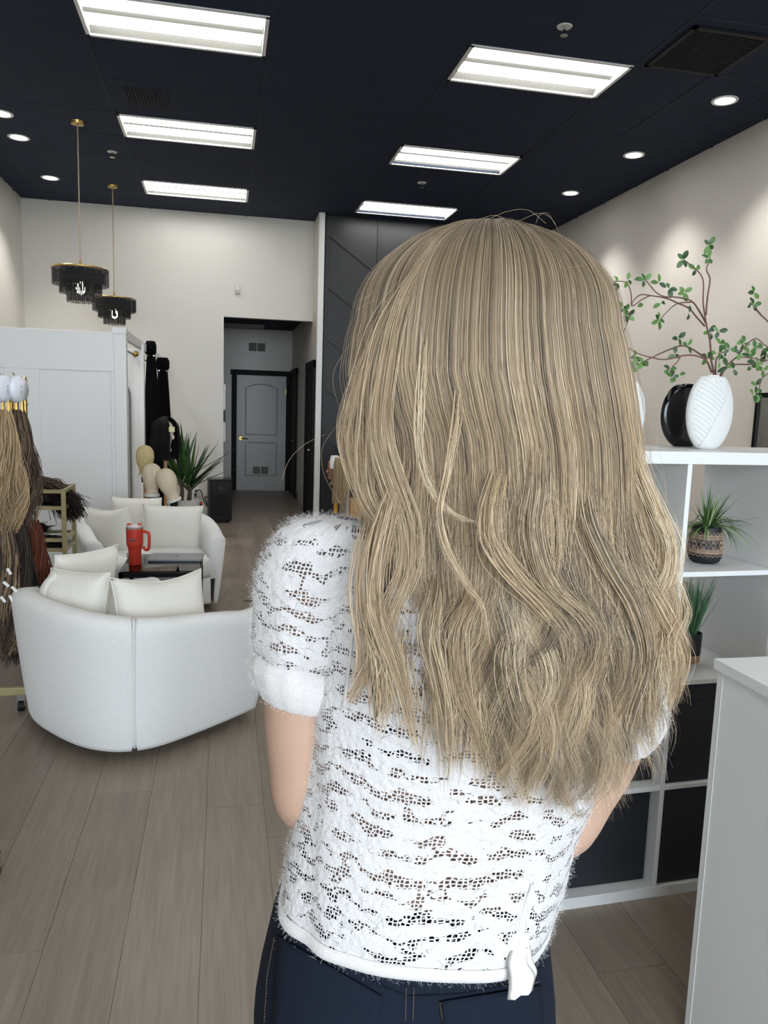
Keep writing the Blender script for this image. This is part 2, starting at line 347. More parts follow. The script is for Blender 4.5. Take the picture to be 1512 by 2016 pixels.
# ceiling fixtures
tm = mat('fixture_enamel', 'f0f0ee', .35); rfm = mat('reflector_grey', '74746f', .5)
def troffer(x, y, label):
    t = thing('ceiling_light', label, 'light', (x + .6, y + .3, ZC), group='fluorescent ceiling panels')
    X0, X1, Y0, Y1 = x + .01, x + 1.205, y + .01, y + .6
    bm = B(); 
    for lo, hi in (((X0, Y0), (X1, Y0 + .025)), ((X0, Y1 - .025), (X1, Y1)), ((X0, Y0), (X0 + .025, Y1)), ((X1 - .025, Y0), (X1, Y1))): box(bm, (*lo, ZC - .012), (*hi, ZC))
    obj('frame', bm, tm, t)
    bm = B(); prof = [(.02, 0), (.06, .035), (.135, .05), (.215, .052), (.255, .03), (.295, .012), (.335, .03), (.375, .052), (.455, .05), (.53, .035), (.57, 0)]
    loft(bm, [[Vector((xx, Y0 + a, ZC - .001 + b_)) for a, b_ in prof] for xx in (X0 + .02, X1 - .02)], closed=False)
    for f in bm.faces: f.normal_flip()
    obj('reflector', bm, rfm, t)
    for q in (.175, .415):
        if q < .2:
            for xx in (X0 + .02, X1 - .026): obj('end_plate', box(B(), (xx, Y0 + .02, ZC - .004), (xx + .006, Y1 - .02, ZC + .055)), tm, t)
        obj('tube', cyl(B(), (X0 + .04, Y0 + q, ZC + .02), (X1 - .04, Y0 + q, ZC + .02), .028, n=12), E_TUBE, t, smooth=False)
for (x, y), lab in zip(TRO, ('left column fluorescent ceiling panel nearest the camera', 'left column fluorescent ceiling panel in the middle', 'left column fluorescent ceiling panel nearest the back wall',
                             'right column fluorescent ceiling panel nearest the camera', 'right column fluorescent ceiling panel in the middle', 'right column fluorescent ceiling panel in front of the black wall') + tuple('added fluorescent fill panel on the unseen front ceiling, %s column, row %s' % (s_, n_) for n_ in ('one', 'two', 'three', 'four') for s_ in ('left', 'right'))): troffer(x, y, lab)
def downlight(x, y, label):
    t = thing('recessed_downlight', label, 'light', (x, y, ZC), group='round recessed ceiling lights')
    bm = B(); lathe(bm, [(.098, -.006), (.10, 0), (.102, .002)], (x, y, ZC), 28, cap=False); lathe(bm, [(.072, .001), (.076, -.006), (.098, -.006)], (x, y, ZC), 28, cap=False)
    obj('trim_ring', bm, tm, t); obj('lens', cyl(B(), (x, y, ZC - .003), (x, y, ZC + .002), .073, n=28), E_DOWN, t)
    l = bpy.data.lights.new('downlight_beam', 'SPOT'); l.energy = DOWNLIGHT_W; l.spot_size = math.radians(100); l.spot_blend = .8; l.shadow_soft_size = .06; l.color = (1, .98, .94)
    lo = bpy.data.objects.new('downlight_beam', l); COL.objects.link(lo); lo.location = (x, y, ZC - .03)
for (x, y), lab in zip(((3.79, 5.68), (3.79, 7.04), (3.79, 8.41), (-1.91, 7.68), (-1.92, 8.31), (-1.92, 9.68)),
        ('right side recessed downlight nearest the camera', 'right side recessed downlight in the middle', 'right side recessed downlight farthest away', 'left side recessed downlight cut by the frame edge', 'left side recessed downlight beside the near pendant cord', 'left side recessed downlight nearest the back wall')): downlight(x, y, lab)
for (x, y), lab in zip(((2.115, 4.94), (2.11, 8.55), (-1.096, 8.49)), ('fire sprinkler above the right column ceiling panels near the camera', 'fire sprinkler between the right column ceiling panels', 'fire sprinkler between the two pendant cords')):
    t = thing('sprinkler', lab, 'sprinkler', (x, y, ZC)); obj('escutcheon', lathe(B(), [(.045, -.006), (.05, 0)], (x, y, ZC), 20), TRIMW, t); bm = cyl(B(), (x, y, ZC), (x, y, ZC - .05), .011, n=10); cyl(bm, (x, y, ZC - .05), (x, y, ZC - .054), .026, n=12); obj('head', bm, CHROME, t)
dk = mat('grille_dark', '0d1016', .7)
t = thing('return_grille', 'square black return air grille in the ceiling at upper right', 'vent', (3.17, 5.0, ZC)); obj('backing', box(B(), (2.89, 4.72, ZC - .006), (3.44, 5.27, ZC - .002)), dk, t)
for lo, hi in (((2.88, 4.70), (3.45, 4.73)), ((2.88, 5.26), (3.45, 5.29)), ((2.88, 4.70), (2.91, 5.29)), ((3.42, 4.70), (3.45, 5.29))): obj('frame', box(B(), (*lo, ZC - .016), (*hi, ZC - .003)), dk, t)
for q in range(22): obj('slat', box(B(), (2.91, 4.735 + q * .024, ZC - .013), (3.42, 4.743 + q * .024, ZC - .005)), dk, t)
t = thing('ceiling_vent', 'small black slotted vent in the ceiling left of the pendant lights', 'vent', (-.62, 6.95, ZC)); t['label'] = 'small black slotted ceiling vent between the left column light panels'
obj('backing', box(B(), (-.79, 6.76, ZC - .006), (-.45, 7.14, ZC - .002)), dk, t)
for q in range(12): obj('slat', box(B(), (-.78 + q * .0275, 6.78, ZC - .018), (-.772 + q * .0275, 7.12, ZC - .006)), CEILG, t)
# hall ceiling fixtures
t = thing('hall_light', 'unlit wraparound light fixture on the hallway ceiling', 'light', (.3, 13.2, 2.84)); obj('diffuser', box(B(), (.0, 13.15, 2.785), (.66, 13.32, 2.83)), mat('dim_diffuser', '8d8b86', .5), t, bevel=.015); obj('mounting', box(B(), (.0, 13.18, 2.83), (.66, 13.29, 2.84)), TRIMW, t)
t = thing('smoke_detector', 'round smoke detector on the hallway ceiling', 'detector', (.75, 11.6, 2.84)); obj('housing', lathe(B(), [(.05, -.035), (.065, -.02), (.065, -.006)], (.75, 11.6, 2.84), 20), TRIMW, t); obj('base', lathe(B(), [(.07, -.006), (.07, 0)], (.75, 11.6, 2.84), 20), TRIMW, t)

# pendants: three tiers of black string fringe round a glowing bulb
FR = mat('black_fringe', '08090b', .8)
def pendant():
    t = thing('pendant_lamp', 'near pendant lamp with three tiers of black string fringe and brass cord', 'lamp', (-1.285, 7.69, 4.0), group='black fringed pendant lamps')
    obj('canopy', lathe(B(), [(.02, -.03), (.055, -.025), (.062, 0)], n=24), GOLD, t, local=True)
    obj('cord', cyl(B(), (0, 0, -.02), (0, 0, -1.2), .0055, n=6), mat('beige_cord', 'a58f74', .6), t, local=True)
    obj('stem', cyl(B(), (0, 0, -1.2), (0, 0, -1.29), .009, n=8), GOLD, t, local=True)
    bm = lathe(B(), [(.244, -1.285), (.248, -1.28), (.248, -1.272), (.244, -1.268)], n=48, cap=False); 
    for k in range(3): a = k * 2 * PI / 3; cyl(bm, (0, 0, -1.278), (.245 * math.cos(a), .245 * math.sin(a), -1.278), .004, n=6)
    for r, z in ((.185, -1.36), (.125, -1.42)):
        lathe(bm, [(r, z - .003), (r + .003, z), (r, z + .003)], n=40, cap=False)
    obj('ring_frame', bm, GOLD, t, local=True)
    for r, z0, z1, n in ((.245, -1.275, -1.415, 300), (.185, -1.28, -1.49, 240), (.125, -1.28, -1.565, 120)):
        bm = B(); w = 2 * PI * r / n * .43
        for k in range(n):
            a = 2 * PI * k / n; d = Vector((math.cos(a), math.sin(a), 0)); s = Vector((-d.y, d.x, 0)) * w * random.uniform(.8, 1.15); zz = z1 - random.uniform(0, .012)
            q = [d * r - s, d * r + s]; j = s * random.uniform(-.5, .5)
            v = [bm.verts.new(q[0] + Vector((0, 0, z0))), bm.verts.new(q[1] + Vector((0, 0, z0))), bm.verts.new(q[1] + j + Vector((0, 0, zz))), bm.verts.new(q[0] + j + Vector((0, 0, zz)))]
            bm.faces.new(v)
        obj('fringe_tier', bm, FR, t, local=True)
    obj('socket', cyl(B(), (0, 0, -1.28), (0, 0, -1.38), .02, n=12), GOLD, t, local=True)
    bb = obj('bulb', lathe(B(), [(.012, -1.375), (.022, -1.40), (.040, -1.445), (.034, -1.48), (.008, -1.50)], n=16), E_BULB, t, local=True, smooth=True)
    return t
p1 = pendant(); dup(p1, (-1.265, 9.78, 4.0), 1.0, 'far pendant lamp with three tiers of black string fringe nearer the back wall')
# ------------------------------------------------------------------ white fitting booth on the left
BX, BY, BH = -.814, 7.0, 2.13
BW = mat('booth_white', 'e4e5e5', .5, var=(3, .01))
bt = thing('fitting_booth', 'white panelled fitting booth against the left and back walls', 'booth', (-1.65, 7.0, 0))
obj('front_wall', box(B(), (XL, BY + .014, 0), (BX - .02, BY + .09, BH - .01)), BW, bt)
for x0, x1 in ((-2.46, -1.785), (-1.515, -.94)):      # raised frame boards round two recessed panels
    pass
for lo, hi in (((XL, BY, BH - .34), (BX - .02, BY + .014, BH - .01)), ((XL, BY, 0), (BX - .02, BY + .014, .22)), ((-1.785, BY, .22), (-1.515, BY + .014, BH - .34)), ((-.945, BY, .22), (BX - .02, BY + .014, BH - .34)), ((XL, BY, .22), (-2.4, BY + .014, BH - .34))):
    obj('frame_board', box(B(), lo, hi), BW, bt, bevel=.003)
obj('corner_post', box(B(), (BX - .10, BY - .012, 0), (BX, BY + .10, BH)), BW, bt, bevel=.003); obj('post_cap', box(B(), (BX - .11, BY - .022, BH - .02), (BX + .006, BY + .11, BH + .03)), BW, bt, bevel=.003)
obj('top_rail', box(B(), (BX - .04, BY + .1, BH - .06), (BX, YB, BH + .02)), BW, bt, bevel=.003)
obj('divider_wall', box(B(), (XL, 8.35, 0), (BX - .005, 8.40, BH - .06)), BW, bt, bevel=.003)
obj('divider_post', box(B(), (BX - .03, 8.32, 0), (BX + .015, 8.43, BH)), BW, bt, bevel=.003)
obj('end_post', box(B(), (BX - .03, YB - .06, 0), (BX + .01, YB, BH)), BW, bt, bevel=.003)
obj('back_panel', box(B(), (XL, YB - .03, 0), (BX - .03, YB - .005, BH - .06)), BW, bt)
obj('curtain_rod', cyl(B(), (BX - .08, BY + .1, BH - .12), (BX - .08, YB, BH - .12), .011, n=10), BLACKM, bt)
for y in (8.27, 10.35):
    bm = sphere(B(), (BX - .06, y, BH - .115), .032); cyl(bm, (BX - .03, y, BH - .1), (BX - .09, y, BH - .12), .012, n=10); obj('rod_bracket', bm, GOLD, bt, smooth=True)
t = thing('arched_mirror', 'arched mirror with dark frame inside the first booth compartment', 'mirror', (-1.15, 8.33, .2))
def archpts(x0, x1, z0, z1, y, n=16):
    r = (x1 - x0) / 2; c = (x0 + x1) / 2; return [(x0, y, z0)] + [(c - r * math.cos(PI * k / n), y, z1 - r + r * math.sin(PI * k / n)) for k in range(n + 1)] + [(x1, y, z0)]
P = archpts(-1.45, -.94, .25, 1.83, 8.335); bm = B(); loft(bm, [[Vector(p) + Vector((0, -.004, 0)) for p in P], [Vector(p) + Vector((0, .006, 0)) for p in P]]); obj('mirror_glass', bm, mat('mirror', 'dfe3e4', .03, metal=1), t)
obj('frame', tube(B(), P + [P[0]], .012, 6), mat('mirror_frame', '6d6d6d', .4), t)
CURT = mat('black_velvet', '060709', .95, var=(12, .2), spec=.1)
def curtain(cx, cy, top, wt, wb_, lab, lean=0.0):
    t = thing('curtain', lab, 'curtain', (cx, cy, .02), group='black booth curtains')
    rings = []
    for k in range(15):
        s = k / 14; z = top - (top - .03) * s; w = wt + (wb_ - wt) * s ** .85
        rg = []
        for q in range(60):
            a = 2 * PI * q / 60; rr = 1 + .16 * math.sin(9 * a + 1.3 * math.sin(3 * a)) * min(1, .3 + s)
            rg.append(Vector((cx + lean * s + w * .5 * rr * math.cos(a), cy + w * .8 * rr * math.sin(a), z)))
        rings.append(rg)
    bm = B(); loft(bm, rings); obj('drape', bm, CURT, t, smooth=True)
    bm = B(); lathe(bm, [(wt * .62, -.06), (wt * .8, -.03), (wt * .8, .05), (wt * .6, .09)], (cx, cy, top), 20, (1, 1.3)); obj('gathered_top', bm, CURT, t, smooth=True)
    obj('ring', lathe(B(), [(wt * .66, -.075), (wt * .72, -.07), (wt * .66, -.06)], (cx, cy, top), 20, (1, 1.2), cap=False), CHROME, t)
curtain(-.775, 8.85, 2.10, .075, .30, 'nearer black velvet curtain hanging from the booth rail', .02)
curtain(-.725, 9.85, 1.98, .10, .28, 'farther black velvet curtain beside the back wall', .0)

# ------------------------------------------------------------------ sofas
def U_plan(w, yb, yf, n, inset=0.0):
    """outline from the right arm's front round the back to the left arm's front"""
    r = w - inset; P = []; e_ = 2 / 2.7
    for k in range(n + 1):
        s = k / n
        if s < .2: q = s / .2; P.append((r - .035 * (1 - q) ** 2, yf * (1 - q)))
        elif s > .8: q = (s - .8) / .2; P.append((-r + .035 * q ** 2, yf * q))
        else:
            a = (s - .2) / .6 * PI; ca, sa = math.cos(a), math.sin(a); P.append((r * abs(ca) ** e_ * (1 if ca > 0 else -1), -(yb - inset) * abs(sa) ** e_))
    return P
def sofa(c, rz, label, sx=1.0):
    t = thing('swivel_sofa', label, 'sofa', c, rz, 'round backed cream swivel loveseats')
    w, yb, yf, n = .53, .42, .52, 60
    top = U_plan(w, yb, yf, n); inn = U_plan(w, yb, yf, n, .13); bot = U_plan(w * .86, yb * .84, yf * .95, n)
    def hh(s): return .575 + .095 * math.sin(PI * min(max((s - .06) / .88, 0), 1)) ** .8
    def piece(name, a, b):
        rings = []; ks = [a + (b - a) * q / 26 for q in range(27)]
        for qi, s in enumerate([ks[0]] + ks + [ks[-1]]):
            f = s * n; i = min(int(f), n - 1); u = f - i
            T = Vector(top[i]).lerp(Vector(top[i + 1]), u); I = Vector(inn[i]).lerp(Vector(inn[i + 1]), u); Bo = Vector(bot[i]).lerp(Vector(bot[i + 1]), u); h = hh(s)
            end = qi in (0, len(ks) + 1); k = .80 if end else 1
            pr = [(0, .06), (.02, .07)] ; pts = []
            def P(fr, z): # fr 0 outer .. 1 inner at height z
                O = Bo.lerp(T, (z / .6) ** .8 if z < .6 else 1); return O.lerp(I, fr).to_3d() + Vector((0, 0, z))
            for fr, z in ((.5, .055), (.06, .055), (0, .075), (0, .2), (0, .35), (0, .5), (0, h - .055), (.04, h - .022), (.16, h - .004), (.4, h), (.66, h - .002), (.86, h - .016), (.98, h - .05), (1, h - .1), (1, .40), (1, .25), (.5, .25)):
                pts.append(P(fr, z))
            if end:
                cen = sum(pts, Vector()) / len(pts); pts = [cen + (p - cen) * .9 for p in pts]
            rings.append(pts)
        # pull end rings back along the outline so that the edge is rounded
        d0 = (rings[1][0] - rings[2][0]).normalized() * .012; d1 = (rings[-2][0] - rings[-3][0]).normalized() * .012
        rings[0] = [p + d0 for p in rings[0]]; rings[-1] = [p + d1 for p in rings[-1]]
        bm = B(); loft(bm, rings); bmesh.ops.recalc_face_normals(bm, faces=bm.faces); obj(name, bm, SOFA, t, smooth=True, local=True)
    piece('arm', .012, .288); piece('back', .303, .697); piece('arm', .712, .988)
    for s in (.2955, .7045):
        i = int(s * n); T = Vector(top[i]).lerp(Vector(top[i + 1]), s * n - i); Bo = Vector(bot[i]).lerp(Vector(bot[i + 1]), s * n - i); I = Vector(inn[i]).lerp(Vector(inn[i + 1]), s * n - i)
        pts = [Bo.lerp(T, (z / .6) ** .8).to_3d() * .994 + Vector((0, 0, z)) for z in (.07, .2, .35, .5, .6)] + [T.lerp(I, .1).to_3d() + Vector((0, 0, hh(s) - .012)), T.lerp(I, .45).to_3d() + Vector((0, 0, hh(s) - .004)), I.to_3d() + Vector((0, 0, hh(s) - .05))]
        obj('seam', tube(B(), catmull(pts, 4), .0055, 6), SOFA, t, smooth=True, local=True)
    def disc(r, z0, z1, front, rnd, name, m):
        o = U_plan(r, .30, front, 40); o = [Vector((x, y)) for x, y in o]; fr = [Vector((o[-1].x + (o[0].x - o[-1].x) * q / 8, front + .06 * math.sin(PI * q / 8))) for q in range(1, 8)]; o += fr
        rings = []
        for k, zz in ((1 - rnd * 1.2, z0), (1 - rnd * .3, z0 + .3 * rnd), (1, z0 + rnd), (1, z1 - rnd), (1 - rnd * .3, z1 - .3 * rnd), (1 - rnd * 1.6, z1), (.5, z1 + .012)):
            rings.append([Vector((p.x * k, p.y * k, zz)) for p in o])
        bm = B(); loft(bm, rings); bmesh.ops.recalc_face_normals(bm, faces=bm.faces); obj(name, bm, m, t, smooth=True, local=True)
    disc(.405, .07, .27, .53, .02, 'seat_base', SOFA); disc(.398, .275, .425, .55, .045, 'seat_cushion', SOFA)
    obj('swivel_base', lathe(B(), [(.30, 0), (.30, .03), (.26, .05), (.26, .075)], n=36), BLACKM, t, local=True)
    return t
sofa((-.475, 3.765, 0), -math.radians(51), 'near cream swivel loveseat turned with its rounded back to the camera')
sofa((-.575, 6.15, 0), math.radians(-166), 'far cream swivel loveseat facing the camera in front of the booth')
def pillow(c, w, h, th, rot, label, seed=0, group='cream throw pillows'):
    M = Euler(rot).to_matrix().to_4x4(); t = thing('throw_pillow', label, 'pillow', c, group=group, rot=rot); n = 26
    def surf(sgn):
        rows = []
        for i in range(n + 1):
            u = -1 + 2 * i / n; row = []
            for j in range(n + 1):
                v = -1 + 2 * j / n
                e = max((1 - u ** 4) * (1 - v ** 4), 0) ** .55
                x = w / 2 * u * (1 - .07 * (1 - v * v)) ; z = h / 2 * v * (1 - .07 * (1 - u * u))
                cr = noise.noise(Vector((u * 2.2 + seed * 3.1, v * 2.2, sgn * 2 + seed))) * .16 + .10 * math.sin(9 * math.atan2(v, u) + seed) * max(0, math.hypot(u, v) - .62) * 1.6
                z -= .07 * h * math.cos(u * PI / 2) * max(v, 0) * (seed % 2)
                row.append(Vector((x, sgn * th / 2 * e * (1 + cr * (1.2 - e)), z)))
            rows.append(row)
        return rows
    bm = B(); F = surf(-1); Bk = surf(1)
    vf = [[bm.verts.new(p) for p in r] for r in F]; vb = [[(vf[i][j] if i in (0, n) or j in (0, n) else bm.verts.new(Bk[i][j])) for j in range(n + 1)] for i in range(n + 1)]
    for i in range(n):
        for j in range(n):
            bm.faces.new((vf[i][j], vf[i + 1][j], vf[i + 1][j + 1], vf[i][j + 1]))
            q = (vb[i][j], vb[i][j + 1], vb[i + 1][j + 1], vb[i + 1][j])
            if len(set(q)) == 4:
                try: bm.faces.new(q)
                except ValueError: pass
    bmesh.ops.recalc_face_normals(bm, faces=bm.faces)
    obj('cushion_cover', bm, PILLOW, t, smooth=True, local=True)
    ed = [F[i][0] for i in range(n + 1)] + [F[n][j] for j in range(1, n + 1)] + [F[i][n] for i in range(n - 1, -1, -1)] + [F[0][j] for j in range(n - 1, -1, -1)]
    obj('edge_seam', tube(B(), ed, .0035, 5), PILLOW, t, smooth=True, local=True)
R = math.radians
pillow((-.275, 3.60, .575), .48, .40, .16, (R(-14), R(3), R(37)), 'right hand pillow leaning on the near sofa arm', 1)
pillow((-.66, 3.655, .59), .36, .38, .15, (R(-12), R(-3), R(-35)), 'middle pillow against the near sofa back', 2)
pillow((-.80, 3.86, .58), .34, .38, .13, (R(-12), 0, R(-88)), 'pillow half hidden behind the middle one on the near sofa', 3)
pillow((-.70, 4.07, .60), .38, .42, .14, (R(-12), 0, R(-132)), 'tallest pillow at the far left end of the near sofa', 4)
pillow((-.83, 6.05, .575), .42, .40, .16, (R(14), R(-4), R(-30)), 'left pillow on the far sofa', 5)
pillow((-.67, 6.36, .60), .40, .40, .14, (R(12), 0, R(-8)), 'centre pillow behind the red tumbler on the far sofa', 6)
pillow((-.385, 6.10, .575), .45, .40, .16, (R(14), R(2), R(4)), 'large square right pillow on the far sofa', 8)

# ------------------------------------------------------------------ side table, laptop, tumbler
TZ = .52
t = thing('side_table', 'black metal side table with a tinted glass top between the two sofas', 'table', (-.37, 5.05, 0))
tx0, tx1, ty0, ty1 = -.62, -.135, 4.78, 5.36
for lo, hi in (((tx0, ty0, TZ - .03), (tx1, ty0 + .025, TZ)), ((tx0, ty1 - .025, TZ - .03), (tx1, ty1, TZ)), ((tx0, ty0, TZ - .03), (tx0 + .025, ty1, TZ)), ((tx1 - .025, ty0, TZ - .03), (tx1, ty1, TZ))): obj('frame_bar', box(B(), lo, hi), BLACKM, t, bevel=.002)
for x in (tx0 + .0125, tx1 - .0125):
    for y in (ty0 + .0125, ty1 - .0125): obj('leg', box(B(), (x - .0125, y - .0125, 0), (x + .0125, y + .0125, TZ - .03)), BLACKM, t, bevel=.002)
obj('glass_top', box(B(), (tx0 + .01, ty0 + .01, TZ), (tx1 - .01, ty1 - .01, TZ + .007)), TGLASS, t)
obj('lower_shelf', box(B(), (tx0 + .02, ty0 + .02, .12), (tx1 - .02, ty1 - .02, .135)), BLACKM, t, bevel=.002)
z0 = TZ + .0075
AL = mat('laptop_aluminium', '8a8c92', .35, metal=.7)
t = thing('laptop', 'closed silver laptop lying on the glass side table', 'laptop', (-.30, 5.18, z0), R(-3))
obj('base', box(B(), (-.17, -.115, .002), (.17, .115, .010)), AL, t, local=True, bevel=.002); obj('lid', box(B(), (-.17, -.115, .0106), (.17, .115, .0155)), AL, t, local=True, bevel=.002)
obj('lid_emblem', lathe(B(), [(.016, .0155), (.016, .0162)], (.0, .005, 0), 16, (1, 1.1)), mat('dark_mirror', '2a2b2e', .1, metal=.8), t, local=True)
for x in (-.14, .14): obj('rubber_foot', box(B(), (x - .02, -.1, 0), (x + .02, .1, .002)), BLACK, t, local=True)
RED = mat('red_enamel', 'c43a2a', .38, var=(12, .05))
t = thing('tumbler', 'tall red insulated tumbler with clear lid and straw on the glass table', 'tumbler', (-.545, 5.0, z0))
obj('body', lathe(B(), [(.036, 0), (.038, .004), (.040, .095), (.042, .108), (.050, .128), (.0515, .14), (.0525, .225), (.0525, .232)], n=32), RED, t, local=True, smooth=True)
obj('steel_rim', lathe(B(), [(.0535, .232), (.0535, .238), (.050, .238)], n=32), CHROME, t, local=True)
obj('lid', lathe(B(), [(.050, .238), (.0505, .252), (.046, .258), (.02, .26)], n=32), mat('clear_lid', 'd8c9c6', .2, alpha=None), t, local=True, smooth=True)
for x in (-.03, .032): obj('lid_tab', box(B(), (x - .012, -.035, .254), (x + .012, .0, .266)), RED, t, local=True, bevel=.003)
obj('straw', cyl(B(), (.012, 0, .24), (.018, .004, .325), .0045, n=10), mat('frosted_straw', 'c9c4c0', .3), t, local=True)
hb = B(); tube(hb, catmull([(.050, -.012, .215), (.072, -.02, .212), (.088, -.026, .20), (.09, -.027, .15), (.085, -.025, .105), (.066, -.02, .10), (.05, -.015, .118)], 4), [.010] * 25, 8); obj('handle', hb, RED, t, local=True, smooth=True)
obj('badge', box(B(), (-.028, -.0535, .158), (.012, -.0475, .172)), mat('badge_grey', '6e5a58', .3, metal=.6), t, local=True, bevel=.004)
t = thing('crumpled_tissue', 'small crumpled white tissue beside the red tumbler', 'tissue', (-.585, 5.20, z0)); bm = B(); bmesh.ops.create_icosphere(bm, subdivisions=3, radius=.032, matrix=Matrix.Diagonal((1.1, .8, .8, 1)))
for v in bm.verts: v.co *= 1 + .45 * noise.noise(v.co * 70); v.co.z = max(v.co.z + .022, .0)
obj('paper', bm, CERAM, t, local=True, smooth=True)
t = thing('pen', 'thin dark pen lying on the floor beyond the table', 'pen', (.30, 4.75, .004), R(4)); obj('barrel', cyl(B(), (-.07, 0, .001), (.07, 0, .001), .005, n=8), mat('pen_blue', '2a3550', .3), t, local=True); obj('tip', cyl(B(), (-.07, 0, .001), (-.085, 0, .001), .005, .001, n=8), GOLD, t, local=True)
q = onz(500, 1182, .005); t.location = q

# ------------------------------------------------------------------ wig heads and stands behind the far sofa
def head_prof(s=1.0): return [(r * s, z * s) for r, z in ((.062, 0), (.066, .006), (.066, .022), (.055, .030), (.054, .06), (.062, .085), (.078, .12), (.087, .165), (.088, .20), (.080, .235), (.062, .262), (.035, .278), (.012, .283))]
def canvas_head(c, tilt, label, m, s=1.0, ph=.0):
    t = thing('canvas_block_head', label, 'mannequin head', c, rot=tilt, group='canvas wig block heads')
    bm = lathe(B(), head_prof(s), n=28, sc=(.92, 1.08)); obj('head', bm, m, t, smooth=True, local=True)
    obj('base_band', lathe(B(), [(.067 * s, .0), (.0685 * s, .003), (.0685 * s, .02), (.067 * s, .023)], n=28, sc=(.92, 1.08), cap=False), CERAM, t, local=True)
    obj('centre_seam', tube(B(), [Vector((0, -r * 1.08 * s - .0006, z * s)) for r, z in head_prof()[3:]], .0012, 4), mat('seam_thread', 'b7a88e', .8), t, local=True)
canvas_head((-.665, 6.95, .90), (0, 0, 0), 'yellowish canvas wig head behind the other two', CANVAS2, .96)
canvas_head((-.595, 6.80, .745), (0, 0, .1), 'cream canvas wig head standing upright in the middle', CANVAS, 1.0)
canvas_head((-.405, 6.70, .715), (0, R(-19), 0), 'cream canvas wig head tilted to the left', CANVAS, 1.03)
def stand(c, top, label, name='wig_stand', wood=True, tiltx=0.0):
    t = thing(name, label, 'stand', (c[0], c[1], 0), group='wooden tripod wig stands'); P0 = Vector((c[0], c[1], top))
    obj('pole', cyl(B(), (c[0] + tiltx, c[1], .42), P0, .016, n=12), WOOD, t); obj('collar', cyl(B(), (c[0] + tiltx, c[1], .40), (c[0] + tiltx, c[1], .46), .032, n=12), BLACK, t); obj('mount', cyl(B(), P0 - Vector((0, 0, .05)), P0, .03, .034, n=12), BLACK, t)
    for k in range(3): a = k * 2 * PI / 3 + .5; obj('leg', cyl(B(), (c[0] + tiltx, c[1], .43), (c[0] + .20 * math.cos(a), c[1] + .2 * math.sin(a), 0.005), .013, n=8), WOOD, t)
stand((-.665, 6.95), .90, 'wooden tripod stand under the yellowish canvas head'); stand((-.595, 6.79), .745, 'wooden tripod stand under the middle canvas head'); stand((-.41, 6.715), .712, 'wooden tripod stand under the tilted canvas head')
stand((-.515, 7.25), 1.10, 'taller wooden tripod stand carrying the black wig')
def lock_paths(N, K, top, spread_top, length, spread_bot, wave, seed, fwd=(0, 0), cap=None, gather=1.0):
    """paths falling from TOP; returns N x K x 3"""
    r = np.random.default_rng(seed); tt = np.linspace(0, 1, K); a = r.uniform(0, 2 * PI, N); q = np.sqrt(r.uniform(0, 1, N)); L = length * r.uniform(.72, 1.02, N)
    ph = r.uniform(0, 2 * PI, N) * .4 + np.floor(a * 2); P = np.zeros((N, K, 3))
    env = spread_top + (spread_bot - spread_top) * np.sin(np.minimum(tt * 1.15, 1) * PI / 2) ** .8
    env2 = env * (1 - .35 * np.clip((tt - .75) / .25, 0, 1))
    for ax, (fn, sc) in enumerate(((np.cos, 1.0), (np.sin, .55 * gather))):
        P[..., ax] = top[ax] + (fn(a) * q)[:, None] * env2[None] * sc + wave * tt[None] * np.sin(tt[None] * 9 + ph[:, None] + ax) + r.normal(0, .003, (N, 1)) * tt[None] * 2
    P[..., 2] = top[2] - L[:, None] * tt[None]
    return P
def toned(N, cols, seed, jit=.18):
    r = np.random.default_rng(seed); C = np.array([lin(c) for c in cols]); k = r.integers(0, len(C), N); return C[k] * r.uniform(1 - jit, 1 + jit, (N, 1))
def wig(c, R0, length, cols, seed, label, name='wig', face=0.0, gap=.6, N=1500, under=True, z_cap=.9):
    """hair over a head sphere centred at c; FACE is the azimuth left open"""
    t = thing(name, label, 'wig', c); r = np.random.default_rng(seed); K = 16; a = face + gap + r.uniform(0, 2 * PI - 2 * gap, N); lay = r.uniform(.98, 1.12, N); P = np.zeros((N, K, 3))
    for k in range(K):
        s = k / (K - 1)
        if s < .4: ph = s / .4 * PI / 2; rr = R0 * np.sin(ph) * lay; z = R0 * 1.1 * math.cos(ph)
        else: q = (s - .4) / .6; rr = R0 * lay * (1 + .12 * math.sin(q * 2.5)); z = -length * q * r.uniform(.93, 1.0, N) if False else -length * q
        P[:, k, 0] = c[0] + rr * np.cos(a); P[:, k, 1] = c[1] + rr * np.sin(a); P[:, k, 2] = c[2] + z - (0 if s < .4 else length * (s - .4) / .6 * (1 - lay) * 1.5)
        P[:, k, :2] += (.010 * max(0, s - .4)) * np.stack([np.sin(s * 11 + a * 3), np.cos(s * 9 + a * 4)], -1)
    me = strand_tubes('wig_hair', P, np.linspace(.0028, .0016, K), toned(N, cols, seed)); obj('wig_hair', me, HAIRA, t)
    return t
